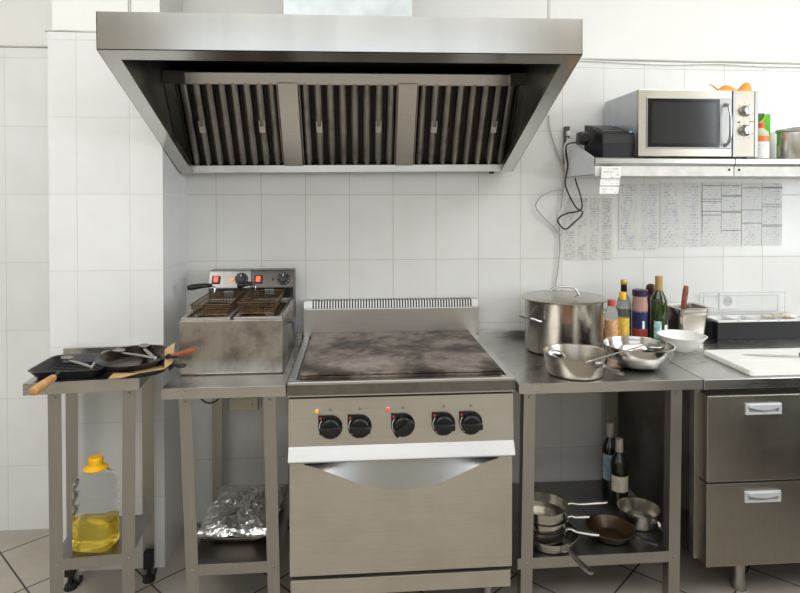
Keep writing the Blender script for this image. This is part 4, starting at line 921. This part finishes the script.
bm = NB(); bm_prism(bm, [(-0.044, 0.163), (-0.01, 0.169), (0.016, 0.184), (0.030, 0.211), (-0.044, 0.211)], -0.0007, 0.0, 'y'); finish('dark_green_band', bm, plain('dark_green_print', (0.03, 0.16, 0.03), 0.4), cx_)
bm = NB(); bm_prism(bm, [(-0.01, 0.0455 + 0), (0.0, 0.05)], 0, 0, 'z') if False else bm_box(bm, -0.02, 0.03, 0.012, 0.03, 0.212, 0.217, 0.001); finish('torn_flap', bm, BLK, cx_)
jr = thing('metal_canister', 'cylindrical brushed metal canister at the right end of the shelf', 'canister', (1.752, -0.262, SHZ + 0.0006))
finish('canister_body', bm_lathe(NB(), [(0, 0), (0.062, 0), (0.064, 0.003), (0.064, 0.118), (0.069, 0.122), (0.070, 0.130), (0.066, 0.134), (0.0, 0.136)], 48), steel('canister_steel', (0.62, 0.61, 0.57), 0.3, (4, 4, 20), 0.4, (0.3, 0.27, 0.22), 9), jr, smooth=True)
gj = thing('jar', 'jar with green lid behind the metal canister', 'jar', (1.885, -0.12, SHZ + 0.0006))
finish('jar_body', bm_lathe(NB(), [(0, 0), (0.05, 0), (0.052, 0.003), (0.052, 0.13), (0.046, 0.138), (0, 0.138)], 36), plain('milky_jar', (0.70, 0.70, 0.66), 0.3), gj, smooth=True)
finish('lid', bm_lathe(NB(), [(0.05, 0.138), (0.052, 0.140), (0.052, 0.155), (0.049, 0.158), (0, 0.158)], 36), plain('green_lid', (0.01, 0.20, 0.10), 0.35), gj, smooth=True)
bm = NB(); random.seed(5)
for k in range(90):
    x, y = random.gauss(0, 0.022), random.gauss(0, 0.006); s_ = random.uniform(0.001, 0.0025)
    bm_box(bm, x - s_, x + s_, y - s_, y + s_, 0, s_ * 1.5)
o = finish('crumbs', bm, plain('pale_crumbs', (0.72, 0.60, 0.38), 0.7), loc=(1.745, -0.345, SHZ + 0.0006)); tag(o, 'scattered pale crumbs on the shelf before the canister', 'crumbs'); o['kind'] = 'stuff'

# ================================================================ PAPERS ON THE WALL
def sheet(name, x0, x1, z0, z1, mat, label, sleeve=False, seed=0, group='papers taped to the tiled wall'):
    random.seed(seed); bm = NB(); nx, nz = 8, 10; g = []
    for i in range(nx + 1):
        g.append([bm.verts.new((x0 + (x1 - x0) * i / nx, -0.0014 - 0.0016 * random.random(), z0 + (z1 - z0) * j / nz)) for j in range(nz + 1)])
    for i in range(nx):
        for j in range(nz): bm.faces.new((g[i][j], g[i + 1][j], g[i + 1][j + 1], g[i][j + 1]))
    o = finish(name, bm, mat, smooth='all')
    return tag(o, label, 'paper', group)
P1 = script_paper('printed_list', 4, 0.0085, (0.08, 0.08, 0.08), 0.54, (0.66, 0.66, 0.63), wdt=0.22, hgt=0.31, grain=170)
P2 = script_paper('blue_handwriting', 2, 0.012, (0.10, 0.14, 0.36), 0.53, (0.66, 0.66, 0.63), wdt=0.2, hgt=0.31)
P3 = script_paper('faint_handwriting', 2, 0.013, (0.12, 0.16, 0.38), 0.49, (0.66, 0.66, 0.63), wdt=0.2, hgt=0.3)
P4 = script_paper('ruled_order_table', 2, 0.013, (0.2, 0.22, 0.36), 0.47, (0.66, 0.66, 0.63), [('-', .95, 0, 1), ('-', .74, 0, .5), ('-', .80, .5, 1), ('-', .78, .5, 1), ('-', .70, 0, .5), ('-', .55, 0, 1), ('-', .49, 0, .5), ('-', .53, .5, 1), ('-', .25, .5, 1), ('|', .5, .2, 1), ('|', .02, .2, 1)], wdt=0.2, hgt=0.3)
P5 = script_paper('second_ruled_table', 2, 0.012, (0.14, 0.17, 0.38), 0.48, (0.66, 0.66, 0.63), [('-', .92, 0, 1), ('-', .93, .5, 1), ('-', .57, 0, .5), ('-', .62, .5, 1), ('-', .66, .5, 1), ('-', .36, 0, .5), ('-', .33, .5, 1), ('-', .31, .5, 1), ('|', .5, 0, 1)], wdt=0.2, hgt=0.3)
sheet('paper_sheet', 0.812, 1.045, 1.175, 1.47, P1, 'printed list in a clear sleeve below the printer, leftmost of the wall papers', seed=1)
sheet('paper_sheet', 1.075, 1.277, 1.222, 1.535, P2, 'sheet dense with blue handwriting, second of the wall papers from the left', seed=2)
sheet('paper_sheet', 1.281, 1.484, 1.234, 1.545, P3, 'sheet of faint handwriting, middle one of the wall papers', seed=3)
sheet('paper_sheet', 1.488, 1.688, 1.236, 1.545, P4, 'ruled order sheet, second of the wall papers from the right', seed=4)
sheet('paper_sheet', 1.691, 1.897, 1.238, 1.543, P5, 'ruled sheet with thick vertical line, rightmost of the wall papers', seed=5)

# ================================================================ CABLES BY THE SHELF
pst = thing('power_strip', 'dark vertical socket strip on the wall beside the printer', 'power strip', (0.818, -0.001, 1.70))
box_obj('strip_body', plain('dark_strip_grey', (0.07, 0.07, 0.075), 0.4), pst, -0.014, 0.008, -0.028, 0, -0.07, 0.105, 0.003)
bm = NB()
for z in (-0.03, 0.02, 0.07): bm_box(bm, -0.012, 0.004, -0.052, -0.028, z - 0.012, z + 0.012, 0.003)
finish('inserted_plug', bm, WPL, pst)
GW = plain('grey_cable', (0.50, 0.50, 0.49), 0.45)
YC = -0.012
cord('power_cable', [(0.73, YC, 1.86), (0.735, YC, 1.80), (0.765, YC, 1.70), (0.797, YC, 1.62), (0.806, YC, 1.58), (0.800, YC, 1.50), (0.785, YC, 1.36), (0.785, YC, 1.20), (0.765, YC, 1.05), (0.75, YC, 0.95)], 0.0035, GW, 'long grey cable running down the wall behind the stock pot')
cord('power_cable', [(0.806, YC - 0.008, 1.56), (0.80, YC - 0.008, 1.515), (0.745, YC - 0.008, 1.502), (0.69, YC - 0.008, 1.475), (0.668, YC - 0.008, 1.43), (0.70, YC - 0.008, 1.385), (0.76, YC - 0.008, 1.33), (0.79, YC - 0.008, 1.295)], 0.003, GW, 'thin grey cable forming an open loop on the tiles')
cord('power_cable', [(0.806, -0.05, 1.735), (0.79, -0.055, 1.70), (0.80, -0.05, 1.62), (0.825, -0.04, 1.56), (0.835, -0.03, 1.52), (0.80, -0.03, 1.44), (0.775, -0.03, 1.38), (0.80, -0.025, 1.30), (0.79, -0.022, 1.22)], 0.003, WPL, 'white lead dangling beside the black cord')
cord('power_cable', [(0.80, -0.20, 1.712), (0.78, -0.16, 1.714), (0.785, -0.09, 1.70), (0.805, -0.06, 1.62), (0.798, -0.05, 1.53), (0.85, -0.04, 1.43), (0.885, -0.04, 1.40), (0.84, -0.04, 1.352), (0.80, -0.04, 1.325), (0.765, -0.04, 1.365), (0.80, -0.04, 1.395), (0.875, -0.04, 1.415), (0.875, -0.045, 1.47), (0.845, -0.05, 1.56), (0.84, -0.05, 1.64), (0.812, -0.056, 1.68)], 0.0035, BLK, 'black cord hanging in a loop below the receipt printer')

# ================================================================ ON THE LEFT TABLE
LZ = 0.8606
def sq_pan():
    t_ = thing('grill_pan', 'square black cast iron grill pan with pale wooden handle', 'pan', (-1.155, -0.575, LZ), math.radians(2))
    bm = NB()
    R0 = loft(bm, [rrect(0.095, 0.090, 0.03, 0.0), rrect(0.100, 0.095, 0.032, 0.003), rrect(0.118, 0.112, 0.036, 0.030), rrect(0.122, 0.116, 0.038, 0.032), rrect(0.116, 0.110, 0.036, 0.032), rrect(0.098, 0.093, 0.03, 0.006)], True); bm.faces.new(R0[-1])
    for k in range(9): bm_box(bm, -0.085, 0.085, -0.08 + k * 0.02 - 0.003, -0.08 + k * 0.02 + 0.003, 0.006, 0.010)
    finish('pan_body', bm, IRON, t_, smooth=True)
    bm = NB(); a, b_ = Vector((-0.010, -0.108, 0.026)), Vector((-0.012, -0.160, 0.022))
    bm_tube(bm, [a, b_], 0.007, 10); sk_ = finish('handle_socket', bm, IRON, t_)
    bm = NB(); d_ = (b_ - a).normalized()
    q = [b_ - d_ * 0.012, b_, b_ + d_ * 0.05 + Vector((0, 0, 0.002)), b_ + d_ * 0.105 + Vector((0, 0, 0.003)), b_ + d_ * 0.115 + Vector((0, 0, 0.003))]
    bm_tube(bm, q, [0.010, 0.0125, 0.014, 0.0145, 0.011], 14, 4); finish('handle', bm, WOOD, t_, smooth='all')
    e = q[-1] + d_ * 0.001
    return t_
sq_pan()
def tongs(label, loc, a1, a2, L=0.20, lift=0.0):
    """hinge at the origin, two arms opened towards the headings a1 and a2"""
    t_ = thing('tongs', label, 'tongs', loc, group='kitchen tongs')
    for a in (a1, a2):
        bm = NB(); bm_tube(bm, [(0, 0, 0.004), (L * 0.3, 0.004, 0.006), (L * 0.75, 0.006, 0.004 + lift), (L * 0.86, 0.004, 0.003 + lift)], [0.005, 0.008, 0.0065, 0.005], 8, 4, 0.45)
        bm_lathe(bm, [(0, -0.004), (0.012, -0.003), (0.019, 0.004), (0.018, 0.005), (0.011, -0.0005), (0, -0.001)], 20, (L * 0.96, 0.002, 0.006 + lift), sx=1.4)
        finish('tong_arm', bm, STV, t_, smooth='all', rot=(0, 0, math.radians(a)))
    finish('hinge', bm_lathe(NB(), [(0, -0.001), (0.008, 0.0), (0.009, 0.004), (0.008, 0.009), (0, 0.010)], 16), CHR, t_, smooth=True)
    return t_
tongs('steel tongs lying open across the square grill pan', (-1.064, -0.668, LZ + 0.034), 138, 96, 0.185)
# stack of frying pans
fpl = pan('frying_pan', 'lower black frying pan with brown paper tucked on it', 'pan', (-0.924, -0.600, LZ), math.radians(-2), 0.108, 0.085, 0.024, 0.05, 0.05, mat=IRON, imat=IRON, hmat=IRON, group='black frying pans', loop=False)
PAP = plain('brown_baking_paper', (0.52, 0.35, 0.17), 0.7, var=0.12)
bm = NB()
def quad3(pts):
    g = [bm.verts.new(p) for p in pts]; bm.faces.new(g)
quad3([(-0.045, -0.135, 0.018), (-0.005, -0.138, 0.020), (0.045, -0.112, 0.0275), (-0.040, -0.100, 0.0275)])
quad3([(0.045, -0.112, 0.0275), (0.115, -0.07, 0.028), (0.100, -0.03, 0.0285), (0.0, -0.08, 0.0275)])
quad3([(0.115, -0.07, 0.028), (0.122, 0.0, 0.030), (0.125, 0.015, 0.098), (0.095, -0.0, 0.078)])
o = finish('baking_paper', bm, PAP, loc=(-0.940, -0.600, LZ)); o.modifiers.new('thick', 'SOLIDIFY').thickness = 0.0008; tag(o, 'crumpled brown baking paper between the two frying pans', 'paper')
GRS = plain('greasy_black_iron', (0.030, 0.021, 0.015), 0.16, 0.4, 0.6, 16)
fpu = pan('frying_pan', 'greasy round frying pan with red-brown wooden handle, on top of the other', 'pan', (-0.948, -0.600, LZ + 0.0285), math.radians(-6), 0.121, 0.098, 0.030, 0.045, 0.16, mat=IRON, imat=GRS, hmat=IRON, group='black frying pans', loop=False, tilt=(math.radians(3), 0))
finish('wooden_grip', bm_tube(NB(), [(0.135, 0, 0.030), (0.165, 0, 0.036), (0.195, 0, 0.045), (0.218, 0, 0.052)], [0.008, 0.010, 0.0105, 0.008], 12, 4), WOODR, fpu, smooth='all')
tongs('steel tongs resting inside the greasy round frying pan', (-0.858, -0.668, LZ + 0.060), 146, 118, 0.195)
# ================================================================ OIL BOTTLE
ob = thing('oil_bottle', 'big clear plastic oil bottle with yellow cap, one third full', 'bottle', (-1.086, -0.590, 0.2508), math.radians(-8)); ob.scale = (0.93, 0.93, 0.98)
def oloops(prof, shrink=0.0):
    return [rrect(w_ - shrink, d_ - shrink, max(min(w_, d_) * 0.62 - shrink, 0.004), z) for w_, d_, z in prof]
OPR = [(0.066, 0.052, 0.0), (0.074, 0.060, 0.008), (0.074, 0.060, 0.035), (0.071, 0.057, 0.042), (0.074, 0.060, 0.050), (0.074, 0.060, 0.085), (0.071, 0.057, 0.093), (0.074, 0.060, 0.101), (0.074, 0.060, 0.13), (0.071, 0.057, 0.138), (0.074, 0.060, 0.146), (0.074, 0.060, 0.18), (0.071, 0.057, 0.188), (0.074, 0.060, 0.197), (0.072, 0.058, 0.225), (0.062, 0.05, 0.250), (0.038, 0.034, 0.268), (0.024, 0.024, 0.275), (0.022, 0.022, 0.290)]
bm = NB(); loft(bm, oloops(OPR), True); finish('bottle_body', bm, PET, ob, smooth='all')
OIL = plain('sunflower_oil', (1.0, 0.80, 0.14), 0.05, trans=0.8, var=0.02, ior=1.2)
bm = NB(); pr = [p for p in OPR if p[2] < 0.094]; R0 = loft(bm, [[(x, y, z + 0.002) for x, y, z in L] for L in oloops(pr, 0.0025)], True); bm.faces.new(R0[-1]); finish('oil', bm, OIL, ob, smooth='all')
YC_ = plain('yolk_yellow_plastic', (0.90, 0.50, 0.01), 0.35)
finish('cap', bm_lathe(NB(), [(0.042, 0.276), (0.045, 0.279), (0.030, 0.288), (0.026, 0.291), (0.027, 0.312), (0.023, 0.318), (0, 0.319)], 36), YC_, ob, smooth=True)

# ================================================================ FOIL TRAY
tr = thing('foil_tray', 'steel roasting tray heaped under crumpled aluminium foil', 'tray', (-0.607, -0.395, 0.2128), math.radians(-3))
bm = NB(); R0 = loft(bm, [rrect(0.085, 0.15, 0.03, 0.0), rrect(0.095, 0.16, 0.035, 0.006), rrect(0.118, 0.185, 0.04, 0.036), rrect(0.130, 0.197, 0.042, 0.038), rrect(0.130, 0.197, 0.042, 0.040), rrect(0.117, 0.184, 0.04, 0.039), rrect(0.094, 0.158, 0.035, 0.008)], True); bm.faces.new(R0[-1])
finish('tray_body', bm, steel('tray_steel', (0.60, 0.52, 0.42), 0.3, (1, 40, 40), 0.3, (0.35, 0.2, 0.08), 7), tr, smooth=True)
m_, n_, l_, b_ = nodes('aluminium_foil'); b_.inputs['Base Color'].default_value = (0.88, 0.88, 0.88, 1); b_.inputs['Metallic'].default_value = 1; b_.inputs['Roughness'].default_value = 0.3
v1 = n_.new('ShaderNodeTexVoronoi'); v1.inputs['Scale'].default_value = 16; v1.feature = 'F1'
tc_ = n_.new('ShaderNodeTexCoord'); nz_ = n_.new('ShaderNodeTexNoise'); nz_.inputs['Scale'].default_value = 12; mxx = n_.new('ShaderNodeMixRGB'); mxx.inputs[0].default_value = 0.12
l_.new(tc_.outputs['Object'], nz_.inputs['Vector']); l_.new(tc_.outputs['Object'], mxx.inputs[1]); l_.new(nz_.outputs['Color'], mxx.inputs[2]); l_.new(mxx.outputs[0], v1.inputs['Vector'])
bump(n_, l_, b_, v1.outputs['Distance'], 0.5, 0.010)
from mathutils import noise as mn
bm = NB(); nx, ny = 56, 72; g = []
for i in range(nx + 1):
    row = []
    for j in range(ny + 1):
        u, v = i / nx * 2 - 1, j / ny * 2 - 1
        x, y = u * 0.140, v * 0.192
        e = max(abs(u), abs(v))
        h = 0.048 + 0.018 * (1 - u * u) * (1 - v * v)
        h += 0.016 * mn.noise(Vector((x * 14, y * 14, 0.3))) + 0.010 * abs(mn.noise(Vector((x * 34, y * 34, 1.3)))) + 0.005 * abs(mn.noise(Vector((x * 90, y * 90, 4.3))))
        if e > 0.86: h -= (e - 0.86) * 0.13 * (1.0 + 0.9 * mn.noise(Vector((x * 20, y * 20, 7))))
        h = max(h, 0.0425 if (e < 0.965 or v < 0) and u > -0.9 else 0.022)
        row.append(bm.verts.new((x + 0.005 * mn.noise(Vector((x * 40, y * 40, 2))) - 0.004, y + 0.006 * mn.noise(Vector((x * 30, y * 30, 9))), h)))
    g.append(row)
for i in range(nx):
    for j in range(ny): bm.faces.new((g[i][j], g[i + 1][j], g[i + 1][j + 1], g[i][j + 1]))
o = finish('foil_cover', bm, m_, tr); o.modifiers.new('thick', 'SOLIDIFY').thickness = 0.0004

# ================================================================ PANS AND BOTTLES ON THE LOWER RIGHT SHELF
SZ = 0.1932
pan('saute_pan', 'bottom steel saute pan of the stack, handle pointing at the camera', 'pan', (0.545, -0.597, SZ), math.radians(-76), 0.105, 0.092, 0.040, 0.150, -0.02, group='steel pans stacked on the lower shelf')
pan('saucepan', 'dark saucepan second from the bottom of the stack on the lower shelf', 'pan', (0.522, -0.585, SZ + 0.020), math.radians(-22), 0.082, 0.080, 0.040, 0.12, 0.0, mat=STX, group='steel pans stacked on the lower shelf')
pan('saucepan', 'steel saucepan second from the top of the stack on the lower shelf', 'pan', (0.524, -0.588, SZ + 0.0605), math.radians(-6), 0.085, 0.080, 0.033, 0.085, 0.05, group='steel pans stacked on the lower shelf')
pan('saucepan', 'topmost steel saucepan of the stack on the lower shelf', 'pan', (0.522, -0.585, SZ + 0.0895), math.radians(3), 0.090, 0.084, 0.045, 0.165, 0.0, group='steel pans stacked on the lower shelf')
pan('frying_pan', 'browned round frying pan between the stack and the right saucepan', 'pan', (0.783, -0.585, SZ), math.radians(-42), 0.088, 0.066, 0.036, 0.09, 0.0, mat=STX, imat=plain('burnt_brown_inside', (0.045, 0.024, 0.012), 0.28, 0.35, 0.6, 10), hmat=IRON, loop=True)
pan('saucepan', 'single shiny steel saucepan by the right leg of the lower shelf', 'pan', (0.938, -0.503, SZ), math.radians(-72), 0.079, 0.068, 0.060, 0.10, -0.15)
CAPW = plain('pale_foil_neck', (0.55, 0.46, 0.42), 0.5)
bottle('front dark wine bottle with cream label on the lower shelf', (0.925, -0.350, SZ), wine_prof(0.95, 0.270), WINED, capp(0.0155, 0.215, 0.272), CAPW,
       labels=[(0.0362, 0.06, 0.125, 190, 335, plain('cream_label', (0.66, 0.60, 0.46), 0.5, var=0.15, scale=50))], group='wine bottles on the lower shelf')
bottle('rear dark wine bottle with light blue label on the lower shelf', (0.932, -0.245, SZ), wine_prof(0.95, 0.295), WINED, capp(0.0155, 0.235, 0.297), CAPW,
       labels=[(0.0362, 0.06, 0.17, 190, 320, plain('pale_blue_label', (0.35, 0.50, 0.55), 0.5, var=0.3, scale=40))], group='wine bottles on the lower shelf')
